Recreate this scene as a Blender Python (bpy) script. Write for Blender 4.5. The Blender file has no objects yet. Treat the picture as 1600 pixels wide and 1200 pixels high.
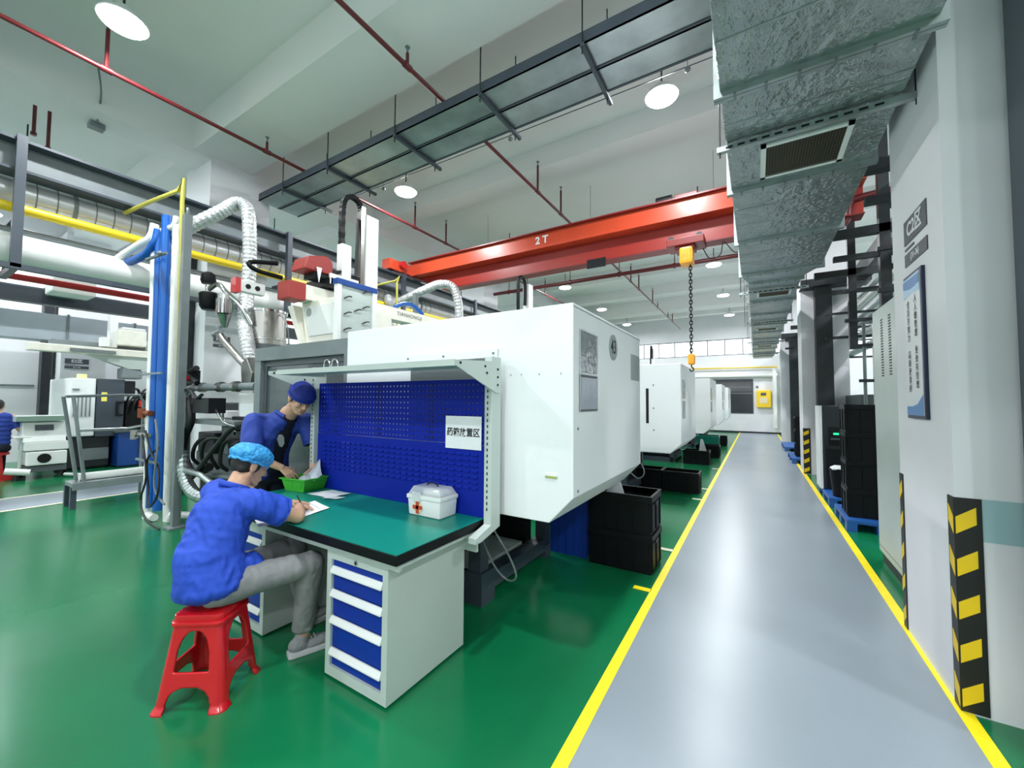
import bpy, bmesh, math, random
from mathutils import Vector, Matrix, noise
random.seed(7)
sc = bpy.context.scene
COL = sc.collection
PI = math.pi

# ------------------------------------------------------------------ camera
F_PX = 625.54
TH, PT, RO = math.radians(31.3766), math.radians(2.3875), math.radians(.3545)
fw = Vector((-math.sin(TH)*math.cos(PT), math.cos(TH)*math.cos(PT), math.sin(PT)))
r0 = Vector((math.cos(TH), math.sin(TH), 0)); u0 = r0.cross(fw)
rt = r0*math.cos(RO)+u0*math.sin(RO); up = u0*math.cos(RO)-r0*math.sin(RO)
cd = bpy.data.cameras.new('camera'); cam = bpy.data.objects.new('camera', cd); COL.objects.link(cam)
cd.sensor_width = 36; cd.lens = F_PX/1600*36; cd.clip_start = .05; cd.clip_end = 200
M = Matrix((rt, up, -fw)).transposed().to_4x4(); M.translation = Vector((0, 0, 1.55)); cam.matrix_world = M
sc.camera = cam

# ------------------------------------------------------------------ world, lights, exposure
w = bpy.data.worlds.new('daylight'); sc.world = w; w.use_nodes = True
w.node_tree.nodes['Background'].inputs[0].default_value = (.93, .97, 1, 1)
w.node_tree.nodes['Background'].inputs[1].default_value = 3.0
sc.view_settings.view_transform = 'Standard'; sc.view_settings.look = 'None'
sc.view_settings.gamma = 1; sc.view_settings.use_curve_mapping = False
sc.view_settings.exposure = 0.0
sc.cycles.max_bounces = 8; sc.cycles.diffuse_bounces = 5; sc.cycles.glossy_bounces = 4
sc.cycles.sample_clamp_indirect = 6
sc.cycles.use_denoising = True
LAMP_W = 116.0          # each high-bay lamp
LAMP_XS = (-14.2, -10.4, -5.72, -1.0, 3.7)  # leftmost row is added to brighten the far left area
LAMP_YS = (-6.3, -2.5, 1.34, 5.39, 9.2, 12.96, 16.9, 20.9)

# ------------------------------------------------------------------ materials
def mat(name, col, rough=.5, metal=0, nscale=0, namp=.06, bump=0, bscale=40, emit=0, alpha=1, trans=0, coat=0, ior=None, aniso=None, spec=None):
    m = bpy.data.materials.new(name); m.use_nodes = True
    nt = m.node_tree; b = nt.nodes['Principled BSDF']
    b.inputs['Base Color'].default_value = (*col, 1); b.inputs['Roughness'].default_value = rough
    b.inputs['Metallic'].default_value = metal
    if spec is not None: b.inputs['Specular IOR Level'].default_value = spec
    if alpha < 1: b.inputs['Alpha'].default_value = alpha
    if trans: b.inputs['Transmission Weight'].default_value = trans
    if coat: b.inputs['Coat Weight'].default_value = coat; b.inputs['Coat Roughness'].default_value = .08
    if ior: b.inputs['IOR'].default_value = ior
    if emit: b.inputs['Emission Color'].default_value = (*col, 1); b.inputs['Emission Strength'].default_value = emit
    tc = nt.nodes.new('ShaderNodeTexCoord')
    def mapped():
        if aniso:
            mp = nt.nodes.new('ShaderNodeMapping'); mp.inputs['Scale'].default_value = aniso
            nt.links.new(tc.outputs['Object'], mp.inputs[0]); return mp.outputs[0]
        return tc.outputs['Object']
    if nscale:
        n = nt.nodes.new('ShaderNodeTexNoise'); n.inputs['Scale'].default_value = nscale; n.inputs['Detail'].default_value = 4
        nt.links.new(mapped(), n.inputs['Vector'])
        r = nt.nodes.new('ShaderNodeValToRGB')
        r.color_ramp.elements[0].position = .3; r.color_ramp.elements[1].position = .7
        r.color_ramp.elements[0].color = (*[max(0, c*(1-namp)) for c in col], 1)
        r.color_ramp.elements[1].color = (*[min(1, c*(1+namp)) for c in col], 1)
        nt.links.new(n.outputs[0], r.inputs[0]); nt.links.new(r.outputs[0], b.inputs['Base Color'])
    if bump:
        n = nt.nodes.new('ShaderNodeTexNoise'); n.inputs['Scale'].default_value = bscale; n.inputs['Detail'].default_value = 3
        nt.links.new(mapped(), n.inputs['Vector'])
        bp = nt.nodes.new('ShaderNodeBump'); bp.inputs['Strength'].default_value = bump; bp.inputs['Distance'].default_value = .02
        nt.links.new(n.outputs[0], bp.inputs['Height']); nt.links.new(bp.outputs[0], b.inputs['Normal'])
    return m
def hexc(s):
    v = [int(s[i:i+2], 16)/255 for i in (0, 2, 4)]
    return tuple(c/12.92 if c <= .04045 else ((c+.055)/1.055)**2.4 for c in v)
G = {}
def mk(k, *a, **kw): G[k] = mat(k, *a, **kw); return G[k]
mk('green_epoxy', (.004, .15, .055), .2, nscale=.8, namp=.14, bump=.03, bscale=2.2, spec=.5)
mk('grey_epoxy', (.245, .29, .335), .30, nscale=.7, namp=.07, bump=.03, bscale=2, spec=.5)
mk('yellow_paint', (.95, .76, .01), .4, nscale=6, namp=.06)
mk('worn_white_paint', (.7, .68, .5), .5, nscale=20, namp=.2)
mk('wall_white', (.73, .74, .77), .6, nscale=1.5, namp=.03)
mk('ceiling_white', (.76, .77, .77), .75, nscale=.6, namp=.03)
mk('teal_paint', (.33, .50, .53), .4)
mk('machine_white', (.81, .84, .85), .34, nscale=2, namp=.015, bump=.02, bscale=60)
mk('white_paint', (.80, .82, .81), .35)
mk('cream_white', (.80, .79, .70), .4, nscale=8, namp=.06)
mk('offgrey_paint', (.50, .57, .54), .35, nscale=3, namp=.03, bump=.01, bscale=80)
mk('machine_grey', (.085, .10, .11), .4, nscale=4, namp=.06)
mk('steel_grey', (.17, .20, .21), .42, nscale=6, namp=.08)
mk('slate_steel', (.045, .06, .08), .4, nscale=5, namp=.1)
mk('dark_steel', (.012, .016, .02), .45, nscale=8, namp=.2)
mk('black_metal', (.005, .006, .008), .42, spec=.3)
mk('black_plastic', (.003, .0035, .005), .42, spec=.22)
mk('black_rubber', (.008, .009, .01), .5)
mk('royal_blue', (.004, .018, .30), .5, nscale=3, namp=.05, spec=.12)
mk('drawer_blue', (.004, .032, .30), .4, spec=.25)
mk('bin_blue', (.004, .035, .27), .4)
mk('cabinet_blue', (.004, .05, .25), .35)
mk('pallet_blue', (.012, .095, .36), .45)
mk('pipe_blue', (.004, .10, .42), .35)
mk('pvc_white', (.78, .80, .78), .3)
mk('galvanised', (.38, .43, .43), .34, metal=.85, nscale=5, namp=.18, bump=.10, bscale=9)
mk('crinkled_foil', (.36, .41, .41), .27, metal=.9, nscale=7, namp=.2, bump=.8, bscale=17, aniso=(1, .7, 1))
mk('pale_galvanised', (.40, .45, .50), .4, metal=.3, nscale=3, namp=.06)
mk('galv_tray', (.30, .34, .35), .3, metal=.7, nscale=1.6, namp=.35)
mk('spiral_steel', (.60, .62, .64), .32, metal=.45, nscale=3, namp=.1)
mk('stainless', (.42, .41, .39), .24, metal=1)
mk('chrome', (.7, .7, .7), .12, metal=1)
mk('foil_white', (.60, .62, .63), .3, metal=.6, bump=.9, bscale=45)
mk('crane_red', (.56, .062, .022), .33, nscale=2, namp=.08)
mk('crane_shaded_red', (.30, .022, .014), .35)  # lower web: shade under the girder put into the colour
mk('crane_dark_red', (.19, .010, .008), .4)
mk('pipe_red', (.10, .009, .012), .35, nscale=5, namp=.1)
mk('robot_red', (.34, .03, .025), .4)
mk('bright_red', (.50, .02, .02), .35)
mk('hoist_orange', (.90, .36, .01), .4, nscale=9, namp=.12)
mk('gas_yellow', (.75, .55, .02), .35)
mk('gas_olive', (.48, .44, .08), .4)
mk('box_yellow', (.90, .60, .02), .4)
mk('mat_green', (.002, .21, .155), .36, nscale=5, namp=.03, bump=.02, bscale=150)
mk('stool_red', (.56, .006, .014), .22, coat=.3)
mk('basket_green', (.05, .42, .03), .35)
mk('paper', (.82, .84, .86), .6, bump=.05, bscale=20)
mk('print_grey', (.35, .37, .40), .6)
mk('ink', (.01, .01, .012), .6)
mk('sign_slate', (.075, .085, .10), .5)
mk('disc_grey', (.30, .34, .34), .5)
mk('poster_blue', (.07, .22, .50), .4)
mk('poster_light', (.40, .58, .80), .4)
mk('poster_white', (.72, .74, .76), .4)
mk('frame_navy', (.005, .012, .05), .4)
mk('tape_black', (.008, .008, .008), .45)
mk('tape_yellow', (.80, .55, .01), .4)
mk('skin', (.60, .35, .23), .5, nscale=20, namp=.05)
mk('hair', (.008, .007, .007), .5, bump=.5, bscale=150)
mk('eye_white', (.75, .73, .7), .3)
mk('iris', (.01, .008, .006), .2)
mk('lips', (.42, .16, .13), .5)
mk('shirt_blue', (.013, .065, .50), .75, nscale=5, namp=.08, bump=.30, bscale=9)
mk('jacket_blue', (.018, .05, .32), .75, nscale=5, namp=.1, bump=.30, bscale=10)
mk('cap_blue', (.006, .022, .24), .7, bump=.25, bscale=25)
mk('bouffant_blue', (.05, .38, .85), .55, nscale=30, namp=.25, bump=.9, bscale=35)
mk('trouser_grey', (.22, .225, .23), .75, nscale=8, namp=.1, bump=.35, bscale=10)
mk('navy_cloth', (.005, .007, .022), .8)
mk('shoe_grey', (.25, .26, .27), .7, bump=.3, bscale=60)
mk('shoe_sole', (.55, .56, .58), .6)
mk('cross_red', (.55, .06, .02), .5)
mk('badge_tan', (.72, .62, .40), .5)
mk('clear_lid', (.78, .82, .84), .12, alpha=.45)
mk('bag_plastic', (.70, .76, .86), .12, alpha=.6, bump=.6, bscale=25)
mk('pocket_film', (.45, .48, .50), .05, alpha=.75, bump=.55, bscale=7, metal=.4)
mk('dark_glass', (.02, .025, .03), .06, spec=.6)
mk('window_glass', (.9, .95, .95), .02, alpha=.12)
mk('guard_glass', (.10, .12, .13), .08, alpha=.75)
mk('lamp_white', (1, 1, 1), .5, emit=26)
mk('lamp_body', (.75, .77, .78), .4)
mk('led_green', (.02, .9, .35), .5, emit=1.3)
mk('lamp_yellow_green', (.75, 1, .35), .5, emit=.8)
mk('warning_yellow', (.85, .75, .15), .5)
mk('sticker_green', (.35, .42, .12), .5)
mk('vent_dark', (.01, .009, .007), .6)
mk('vent_mesh', (.20, .17, .13), .4, metal=.6)
mk('copper_valve', (.25, .07, .03), .4, metal=.6)

# ------------------------------------------------------------------ mesh helpers
W = {}                                              # thing name -> world location of its root
class MB:
    def __init__(s): s.v = []; s.f = []
    def add(s, vs, fs):
        n = len(s.v); s.v += [tuple(v) for v in vs]; s.f += [tuple(i+n for i in f) for f in fs]; return s
    def box(s, x0, x1, y0, y1, z0, z1):
        x0, x1 = min(x0, x1), max(x0, x1); y0, y1 = min(y0, y1), max(y0, y1); z0, z1 = min(z0, z1), max(z0, z1)
        return s.add([(x0,y0,z0),(x1,y0,z0),(x1,y1,z0),(x0,y1,z0),(x0,y0,z1),(x1,y0,z1),(x1,y1,z1),(x0,y1,z1)],
                     [(3,2,1,0),(4,5,6,7),(0,1,5,4),(1,2,6,5),(2,3,7,6),(3,0,4,7)])
    def prism(s, poly, ax, a, b):                   # poly in the two axes other than ax
        n = len(poly); vs = []
        for t in (a, b):
            for p in poly:
                vs.append((t, p[0], p[1]) if ax == 0 else (p[0], t, p[1]) if ax == 1 else (p[0], p[1], t))
        fs = [tuple(range(n)), tuple(range(2*n-1, n-1, -1))]+[(i, i+n, (i+1) % n+n, (i+1) % n) for i in range(n)]
        return s.add(vs, fs)
    def cyl(s, p, q, r, r2=None, n=12, cap=True):
        p, q = Vector(p), Vector(q); r2 = r if r2 is None else r2
        d = (q-p).normalized(); a = d.orthogonal().normalized(); b = d.cross(a)
        vs = [p+(a*math.cos(2*PI*i/n)+b*math.sin(2*PI*i/n))*r for i in range(n)]+[q+(a*math.cos(2*PI*i/n)+b*math.sin(2*PI*i/n))*r2 for i in range(n)]
        fs = [(i, (i+1) % n, (i+1) % n+n, i+n) for i in range(n)]
        if cap: fs += [tuple(range(n-1, -1, -1)), tuple(range(n, 2*n))]
        return s.add(vs, fs)
    def tube(s, pts, r, n=8, rf=None, smooth=4):
        P = [Vector(p) for p in pts]
        if smooth and len(P) > 2:
            Q = []
            for i in range(len(P)-1):
                a = P[max(i-1, 0)]; b = P[i]; c = P[i+1]; d = P[min(i+2, len(P)-1)]
                for k in range(smooth):
                    t = k/smooth
                    Q.append(.5*((2*b)+(-a+c)*t+(2*a-5*b+4*c-d)*t*t+(-a+3*b-3*c+d)*t**3))
            Q.append(P[-1]); P = Q
        vs = []; a = None
        for i, p in enumerate(P):
            d = (P[min(i+1, len(P)-1)]-P[max(i-1, 0)]).normalized()
            a = d.orthogonal().normalized() if a is None else (a-d*a.dot(d)).normalized()
            b = d.cross(a); rr = r*(rf(i, len(P)) if rf else 1)
            vs += [p+(a*math.cos(2*PI*k/n)+b*math.sin(2*PI*k/n))*rr for k in range(n)]
        fs = [(i*n+k, i*n+(k+1) % n, (i+1)*n+(k+1) % n, (i+1)*n+k) for i in range(len(P)-1) for k in range(n)]
        fs += [tuple(range(n-1, -1, -1)), tuple(range((len(P)-1)*n, len(P)*n))]
        return s.add(vs, fs)
    def lathe(s, prof, c, n=24):                    # prof: (r, z)
        vs = []; 
        for r, z in prof: vs += [(c[0]+r*math.cos(2*PI*k/n), c[1]+r*math.sin(2*PI*k/n), c[2]+z) for k in range(n)]
        m = len(prof)
        fs = [(i*n+k, i*n+(k+1) % n, (i+1)*n+(k+1) % n, (i+1)*n+k) for i in range(m-1) for k in range(n)]
        fs += [tuple(range(n-1, -1, -1)), tuple(range((m-1)*n, m*n))]
        return s.add(vs, fs)
    def ell(s, c, rad, rot=None, n=16, m=10):
        c = Vector(c); vs = []
        for i in range(m+1):
            t = PI*i/m
            for k in range(n):
                v = Vector((rad[0]*math.sin(t)*math.cos(2*PI*k/n), rad[1]*math.sin(t)*math.sin(2*PI*k/n), rad[2]*math.cos(t)))
                vs.append(c+(rot @ v if rot else v))
        fs = [(i*n+k, (i+1)*n+k, (i+1)*n+(k+1) % n, i*n+(k+1) % n) for i in range(m) for k in range(n)]
        return s.add(vs, fs)
    def sheet(s, fn, nu, nv):
        vs = [fn(i/nu, j/nv) for i in range(nu+1) for j in range(nv+1)]
        fs = [(i*(nv+1)+j, (i+1)*(nv+1)+j, (i+1)*(nv+1)+j+1, i*(nv+1)+j+1) for i in range(nu) for j in range(nv)]
        return s.add(vs, fs)
    def xf(s, fn): s.v = [tuple(fn(Vector(v))) for v in s.v]; return s

def rootloc(o):
    while o.parent: o = o.parent
    return Vector(W.get(o.name, (0, 0, 0)))
def finish(me, m, smooth, bevel, weld=True):
    bm = bmesh.new(); bm.from_mesh(me)
    if weld: bmesh.ops.remove_doubles(bm, verts=bm.verts, dist=1e-5)
    bmesh.ops.recalc_face_normals(bm, faces=bm.faces)
    if bevel:
        es = [e for e in bm.edges if len(e.link_faces) == 2 and e.calc_face_angle(0) > .5]
        bmesh.ops.bevel(bm, geom=es, offset=bevel, segments=2, affect='EDGES', profile=.6, clamp_overlap=True)
    if smooth:
        for f in bm.faces: f.smooth = True
        for e in bm.edges:
            if len(e.link_faces) == 2 and e.calc_face_angle(0) > .7: e.smooth = False
    bm.to_mesh(me); bm.free()
    if m: me.materials.append(m)
def tag(o, label=None, cat=None, group=None, kind=None):
    if label: o['label'] = label
    if cat: o['category'] = cat
    if group: o['group'] = group
    if kind: o['kind'] = kind
    return o
def part(name, mb, m, parent=None, smooth=False, bevel=0, label=None, kind=None):
    me = bpy.data.meshes.new(name)
    if parent is not None: off = rootloc(parent)
    else:
        xs = [v[0] for v in mb.v]; ys = [v[1] for v in mb.v]; zs = [v[2] for v in mb.v]
        off = Vector(((min(xs)+max(xs))/2, (min(ys)+max(ys))/2, min(zs)))
    me.from_pydata([(v[0]-off.x, v[1]-off.y, v[2]-off.z) for v in mb.v], [], mb.f)
    finish(me, G[m] if isinstance(m, str) else m, smooth, bevel)
    o = bpy.data.objects.new(name, me); COL.objects.link(o)
    if parent is not None: o.parent = parent
    else: o.location = off; W[o.name] = tuple(off)
    if label: o['label'] = label
    if kind: o['kind'] = kind
    return o
def solo(name, mb, m, label, cat, group=None, **kw):
    return tag(part(name, mb, m, None, **kw), label, cat, group)
def struct(name, mb, m, parent=None, **kw):
    o = part(name, mb, m, parent, **kw)
    if parent is None: o['kind'] = 'structure'
    return o
def thing(name, label, cat, loc, group=None):
    o = bpy.data.objects.new(name, None); COL.objects.link(o); o.location = loc; o.empty_display_size = .1
    W[o.name] = tuple(loc)
    return tag(o, label, cat, group)
def dup(root, loc, label=None, rz=None, group=None):
    def cp(o, par):
        c = o.copy(); COL.objects.link(c)
        if par is not None: c.parent = par
        for ch in [x for x in KIDS.get(o.name, [])]: cp(ch, c)
        return c
    KIDS = {}
    for x in bpy.data.objects:
        if x.parent: KIDS.setdefault(x.parent.name, []).append(x)
    r = cp(root, None); r.location = loc; W[r.name] = tuple(loc)
    if rz is not None: r.rotation_euler = (0, 0, rz)
    if label: r['label'] = label
    if group: r['group'] = group
    return r
def text_mb(s, size, o, right, upv, ext=.001, spacing=1.0, bold=0, center=True, line=1.0, sx=1.0):
    cu = bpy.data.curves.new('t', 'FONT'); cu.body = s; cu.size = size; cu.extrude = ext; cu.space_character = spacing
    cu.space_line = line; cu.resolution_u = 3; cu.offset = bold
    if center: cu.align_x = 'CENTER'; cu.align_y = 'CENTER'
    ob = bpy.data.objects.new('t', cu); COL.objects.link(ob)
    dg = bpy.context.evaluated_depsgraph_get(); me = bpy.data.meshes.new_from_object(ob.evaluated_get(dg))
    R, U = Vector(right).normalized(), Vector(upv).normalized(); N = R.cross(U); o = Vector(o); mb = MB()
    mb.add([o+R*v.co.x*sx+U*v.co.y+N*v.co.z for v in me.vertices], [tuple(p.vertices) for p in me.polygons])
    bpy.data.objects.remove(ob); bpy.data.curves.remove(cu); bpy.data.meshes.remove(me)
    return mb
XP, YP, ZP = (1, 0, 0), (0, 1, 0), (0, 0, 1)

# ================================================================== SETTING
XL, XR, YB, YF, ZC = -15.3, 7.0, -8.0, 23.5, 6.15
struct('floor', MB().box(XL, XR, YB, YF, -.1, 0), 'green_epoxy')
fl = struct('trim_1', MB().box(-.72, .85, YB, YF, 0, .003), 'grey_epoxy'); fl['label'] = 'grey main walkway'
tr = struct('trim_2', MB().box(-.765, -.705, YB, YF-.1, .003, .0055), 'yellow_paint')
struct('trim_3', MB().box(.835, .90, YB, YF-.1, .003, .0055), 'yellow_paint')
struct('trim_4', MB().box(-9.85, -8.75, YB, YF, 0, .003), 'grey_epoxy')
struct('trim_5', MB().box(-9.87, -9.80, YB, YF, .003, .0055), 'worn_white_paint')
struct('trim_6', MB().box(-8.80, -8.73, YB, YF, .003, .0055), 'worn_white_paint')
struct('trim_7', MB().box(-.90, -.76, 3.42, 3.48, .003, .0055), 'yellow_paint')
k = 8
for y in (4.45, 7.0, 7.9, 10.4):
    struct('trim_%d' % k, MB().box(-.90, -.76, y, y+.07, .003, .0055), 'worn_white_paint'); k += 1
struct('ceiling', MB().box(XL, XR, YB, YF+.3, ZC, ZC+.2), 'ceiling_white')
beams = [(-.5, .3), (3.58-.87, 3.58), (6.3, 6.75), (9.75, 10.15), (10.85, 11.6), (13.7, 14.15), (16.3, 16.75), (18.6, 19.4), (21.2, 21.6)]
for i, (a, b) in enumerate(beams):
    z = 5.6 if b-a > .6 else 5.78
    struct('ceiling_beam', MB().box(XL, XR, a, b, z, ZC), 'ceiling_white')
struct('ceiling_beam', MB().box(-8.36, -7.75, YB, YF, 5.55, ZC), 'ceiling_white')
struct('ceiling_beam', MB().box(.86, 1.6, YB, YF, 5.55, ZC), 'ceiling_white')
# wall_far with strip window, observation window and door opening
wf = MB(); y0, y1 = YF, YF+.25
wf.box(XL, XR, y0, y1, 4.82, ZC); wf.box(XL, XR, y0, y1, 2.72, 3.98); wf.box(XL, -6.2, y0, y1, 0, 2.72)
wf.box(-6.2, XR, y0, y1, 0, .97); wf.box(-.12, XR, y0, y1, .97, 2.72); wf.box(XL, -6.3, y0, y1, 3.98, 4.82)
struct('wall_far', wf, 'wall_white')
w1 = struct('window_1', MB().box(-6.3, XR, y0+.02, y0+.06, 3.98, 4.02).box(-6.3, XR, y0+.02, y0+.06, 4.78, 4.82), 'slate_steel')
x = -6.3
while x < 4: part('mullion', MB().box(x, x+.05, y0+.02, y0+.06, 4.02, 4.78), 'steel_grey', w1); x += .82
part('pane', MB().box(-6.3, XR, y0+.08, y0+.09, 4.02, 4.78), 'window_glass', w1)
w2 = struct('window_2', MB().box(-6.2, -.12, y0-.02, y0+.05, 2.66, 2.72).box(-6.2, -.12, y0-.02, y0+.05, .97, 1.03).box(-.17, -.12, y0-.02, y0+.05, 1.03, 2.66), 'slate_steel')
part('pane', MB().box(-6.2, -.17, y0+.02, y0+.04, 1.03, 2.66), 'dark_glass', w2)
for zz in (1.98, 2.3): part('rail', MB().box(-6.2, -.17, y0-.0, y0+.02, zz, zz+.03), 'steel_grey', w2)
struct('baseboard_far', MB().box(XL, XR, YF-.02, YF, 0, .08), 'dark_steel')
struct('wall_left', MB().box(XL-.2, XL, YB, YF, 0, ZC), 'wall_white')
struct('trim_12', MB().box(XL, XL+.02, YB, 2.3, 1.83, 1.87), 'steel_grey')
struct('wall_right', MB().box(XR, XR+.2, YB, YF, 0, 1.2).box(XR, XR+.2, YB, YF, 4.4, ZC).box(XR, XR+.2, YB, 4, 1.2, 4.4), 'wall_white')
w3 = struct('window_3', MB().box(XR, XR+.06, 4, YF, 1.2, 1.26).box(XR, XR+.06, 4, YF, 4.34, 4.4), 'slate_steel')
for i in range(14): part('mullion', MB().box(XR, XR+.06, 4+i*1.45, 4.05+i*1.45, 1.26, 4.34), 'steel_grey', w3)
part('pane', MB().box(XR+.08, XR+.09, 4, YF, 1.26, 4.34), 'window_glass', w3)
struct('wall_back', MB().box(XL, XR, YB-.2, YB, 0, 2.8).box(XL, XR, YB-.2, YB, 4.0, ZC), 'wall_white')
w4 = struct('added_fill_window', MB().box(XL, XR, YB-.1, YB-.05, 2.8, 2.86).box(XL, XR, YB-.1, YB-.05, 3.94, 4.0), 'slate_steel')  # unseen window strip, added and sized for sky fill from behind
for i in range(15): part('mullion', MB().box(XL+i*1.5, XL+.06+i*1.5, YB-.1, YB-.05, 2.86, 3.94), 'steel_grey', w4)

# ---- columns
def column(x0, x1, y0, y1):
    return struct('column', MB().box(x0, x1, y0, y1, 0, 5.7), 'wall_white')
c1 = column(.86, 1.75, 2.96, 3.86); c1['label'] = 'nearest white column, right of the walkway'
part('painted_band', MB().box(.955, 1.752, 2.957, 2.962, .86, 1.07), 'teal_paint', c1)
c2 = column(.87, 1.68, 10.8, 11.65)
c3 = column(.84, 1.66, 18.6, 19.4)
cl = column(-8.65, -7.72, 2.95, 3.9)
column(-8.65, -7.72, 10.8, 11.65); column(-8.65, -7.72, 18.6, 19.4)
ce = column(XL, -14.6, 2.6, 3.4)
def guard(col, x, y, h, n, ls, lf, right=True, tilt=1):
    # striped corner guard: side leg on the x = const face, front leg on the y = const face
    g = part('corner_guard', MB().box(x-.006, x, y, y+ls, .01, h).box(x-.006, x+lf, y-.006, y, .01, h), 'tape_black', col, label='black and yellow striped corner guard')
    st = h/n
    for k in range(n):
        z = .03+k*st
        m = MB().prism([(x, z), (x+lf*.78, z+.055), (x+lf*.78, z+.055+st*.40), (x, z+st*.40)], 1, y-.008, y-.006)
        m.prism([(y, z), (y, z+st*.40), (y+ls*.8, z+.055+st*.40), (y+ls*.8, z+.055)], 0, x-.008, x-.006)
        part('stripe', m, 'tape_yellow', g)
guard(c1, .86, 2.96, 1.07, 5, .07, .095)
def guard_b(col, x, y, h, n, ls):
    g = part('corner_guard', MB().box(x-.006, x, y-ls, y, .01, h), 'tape_black', col, label='black and yellow striped corner guard')
    st = h/n
    for k in range(n):
        z = .03+k*st
        part('stripe', MB().prism([(y-ls*.8, z+.055), (y-ls*.8, z+.055+st*.4), (y, z+st*.4), (y, z)], 0, x-.008, x-.006), 'tape_yellow', g)
guard_b(c1, .86, 3.86, 1.06, 5, .07)
guard(c2, .87, 10.8, .99, 5, .1, .12)
# dark steel columns strapped to the concrete ones
struct('steel_column', MB().box(1.08, 1.34, 2.66, 2.90, 0, 5.55), 'slate_steel')
for (xx, yy) in ((1.1, 10.5), (1.1, 18.3)):
    o = MB().box(xx, xx+.28, yy, yy+.28, 0, 4.0)
    o.prism([(xx-.25, 4.0), (xx+.9, 4.0), (xx+.9, 4.15), (xx-.25, 4.15)], 1, yy-.1, yy+.4)
    struct('steel_column', o, 'dark_steel')
struct('steel_column', MB().box(-8.5, -8.1, 2.84, 2.945, 0, 4.1), 'dark_steel')
struct('steel_column', MB().box(XL, XL+.3, 2.36, 2.52, 0, 4.3), 'dark_steel')
# zone plates on columns
def zone(col, o, R, s, big, small, w1_, w2_):
    R = Vector(R); U = Vector(ZP); N = R.cross(U); o = Vector(o)
    def plate(cx, cz, w, h, th, nm, m):
        c = o+R*cx+U*cz; mb = MB()
        vs = [c+R*a*w/2+U*b*h/2+N*d for d in (0, th) for a, b in ((-1,-1),(1,-1),(1,1),(-1,1))]
        mb.add(vs, [(3,2,1,0),(4,5,6,7),(0,1,5,4),(1,2,6,5),(2,3,7,6),(3,0,4,7)])
        return part(nm, mb, m, col)
    p = plate(0, 0, w1_, s, .006, 'zone_plate', 'sign_slate')
    part('lettering', text_mb(big, s*.78, o+N*.008, R, U, .0005, bold=.022*s), 'poster_white', p)
    p = plate(0, -s*1.16, w1_, s*.52, .006, 'range_plate', 'sign_slate')
    part('lettering', text_mb(small, s*.34, o-U*s*1.16+N*.008, R, U, .0005, bold=.008*s), 'poster_white', p)
    plate(-w1_*.28, -s*.70, w1_*.42, s*.09, .005, 'rule_line', 'sign_slate')
zone(c1, (.86, 3.38, 2.66), (0, -1, 0), .155, 'C2区', '(31-36)', .40, .4)
zone(ce, (-14.6, 2.88, 2.47), (0, 1, 0), .13, 'E2区', '(51-56)', .42, .4)
zone(cl, (-7.72, 3.2, 2.56), (0, 1, 0), .10, 'D2区', '(41-46)', .25, .4)

# ================================================================== LAMPS
def make_lamp(z=5.6):
    t = thing('high_bay_lamp', 'l', 'lamp', (0, 0, z), 'high bay lamps in rows under the ceiling')
    part('rod', MB().cyl((0, 0, z+.12), (0, 0, 6.15), .012, n=6), 'dark_steel', t)
    part('housing', MB().lathe([(.05, .14), (.07, .13), (.09, .07), (.19, .02), (.215, -.02), (.21, -.03)], (0, 0, z)), 'lamp_body', t, smooth=True)
    part('diffuser', MB().lathe([(.205, -.03), (.19, -.05), (.10, -.07), (.01, -.075)], (0, 0, z)), 'lamp_white', t, smooth=True)
    ld = bpy.data.lights.new('bulb', 'AREA'); ld.shape = 'DISK'; ld.size = .24; ld.energy = LAMP_W; ld.color = (.95, .98, 1)
    lo = bpy.data.objects.new('bulb', ld); COL.objects.link(lo); lo.parent = t; lo.location = (0, 0, -.09)
    return t
lamp = None
ordn = ['nearest', 'second', 'third', 'fourth', 'fifth', 'farthest']
rown = {-14.2: 'added fill row along the far left wall', -10.4: 'row beyond the crane runway', -5.72: 'left row over the machines', -1.0: 'row above the walkway side machine ends', 3.7: 'row right of the columns'}
for x in LAMP_XS:
    for j, y in enumerate(LAMP_YS):
        if j < 2: lab = 'high bay lamp behind the viewer, %s, %s' % ('farther back' if j == 0 else 'nearer', rown[x])
        else: lab = 'glowing round high bay lamp, %s in the %s' % (ordn[j-2], rown[x])
        if lamp is None: lamp = make_lamp(); lamp.location = (x, y, 5.6); W[lamp.name] = (x, y, 5.6); lamp['label'] = lab
        else: dup(lamp, (x, y, 5.6), lab)
# note: lamp parts were built around the origin, so they stay correct after the move

# ================================================================== CEILING DUCT
t = thing('air_duct', 'big crinkled galvanised rectangular air duct hanging along the right side of the walkway', 'duct', (.3, 3, 3.45))
part('duct_body', MB().box(-.16, .80, -1.5, 6.9, 3.45, 3.95), 'crinkled_foil', t, bevel=.006)
m = MB(); a = [(-.16, 6.9), (.8, 6.9), (.62, 7.35), (-.08, 7.35)]
m.prism(a, 2, 3.45, 3.93); part('reducer', m, 'galvanised', t)
part('duct_body', MB().box(-.08, .62, 7.35, 20.4, 3.45, 3.85), 'galvanised', t, bevel=.005)
def flange(y, x0, x1, z1):
    f = part('flange', MB().box(x0-.035, x1+.035, y-.028, y-.002, 3.415, z1+.035).box(x0-.035, x1+.035, y+.002, y+.028, 3.415, z1+.035), 'galvanised', t)
    for i in range(6):
        xx = x0+.08+(x1-x0-.16)*i/5
        part('bolt', MB().box(xx-.008, xx+.008, y-.03, y+.03, 3.408, 3.420), 'steel_grey', f)
for y in (.1, 1.4, 2.72, 4.06, 5.43, 6.86): flange(y, -.16, .80, 3.95)
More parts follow.
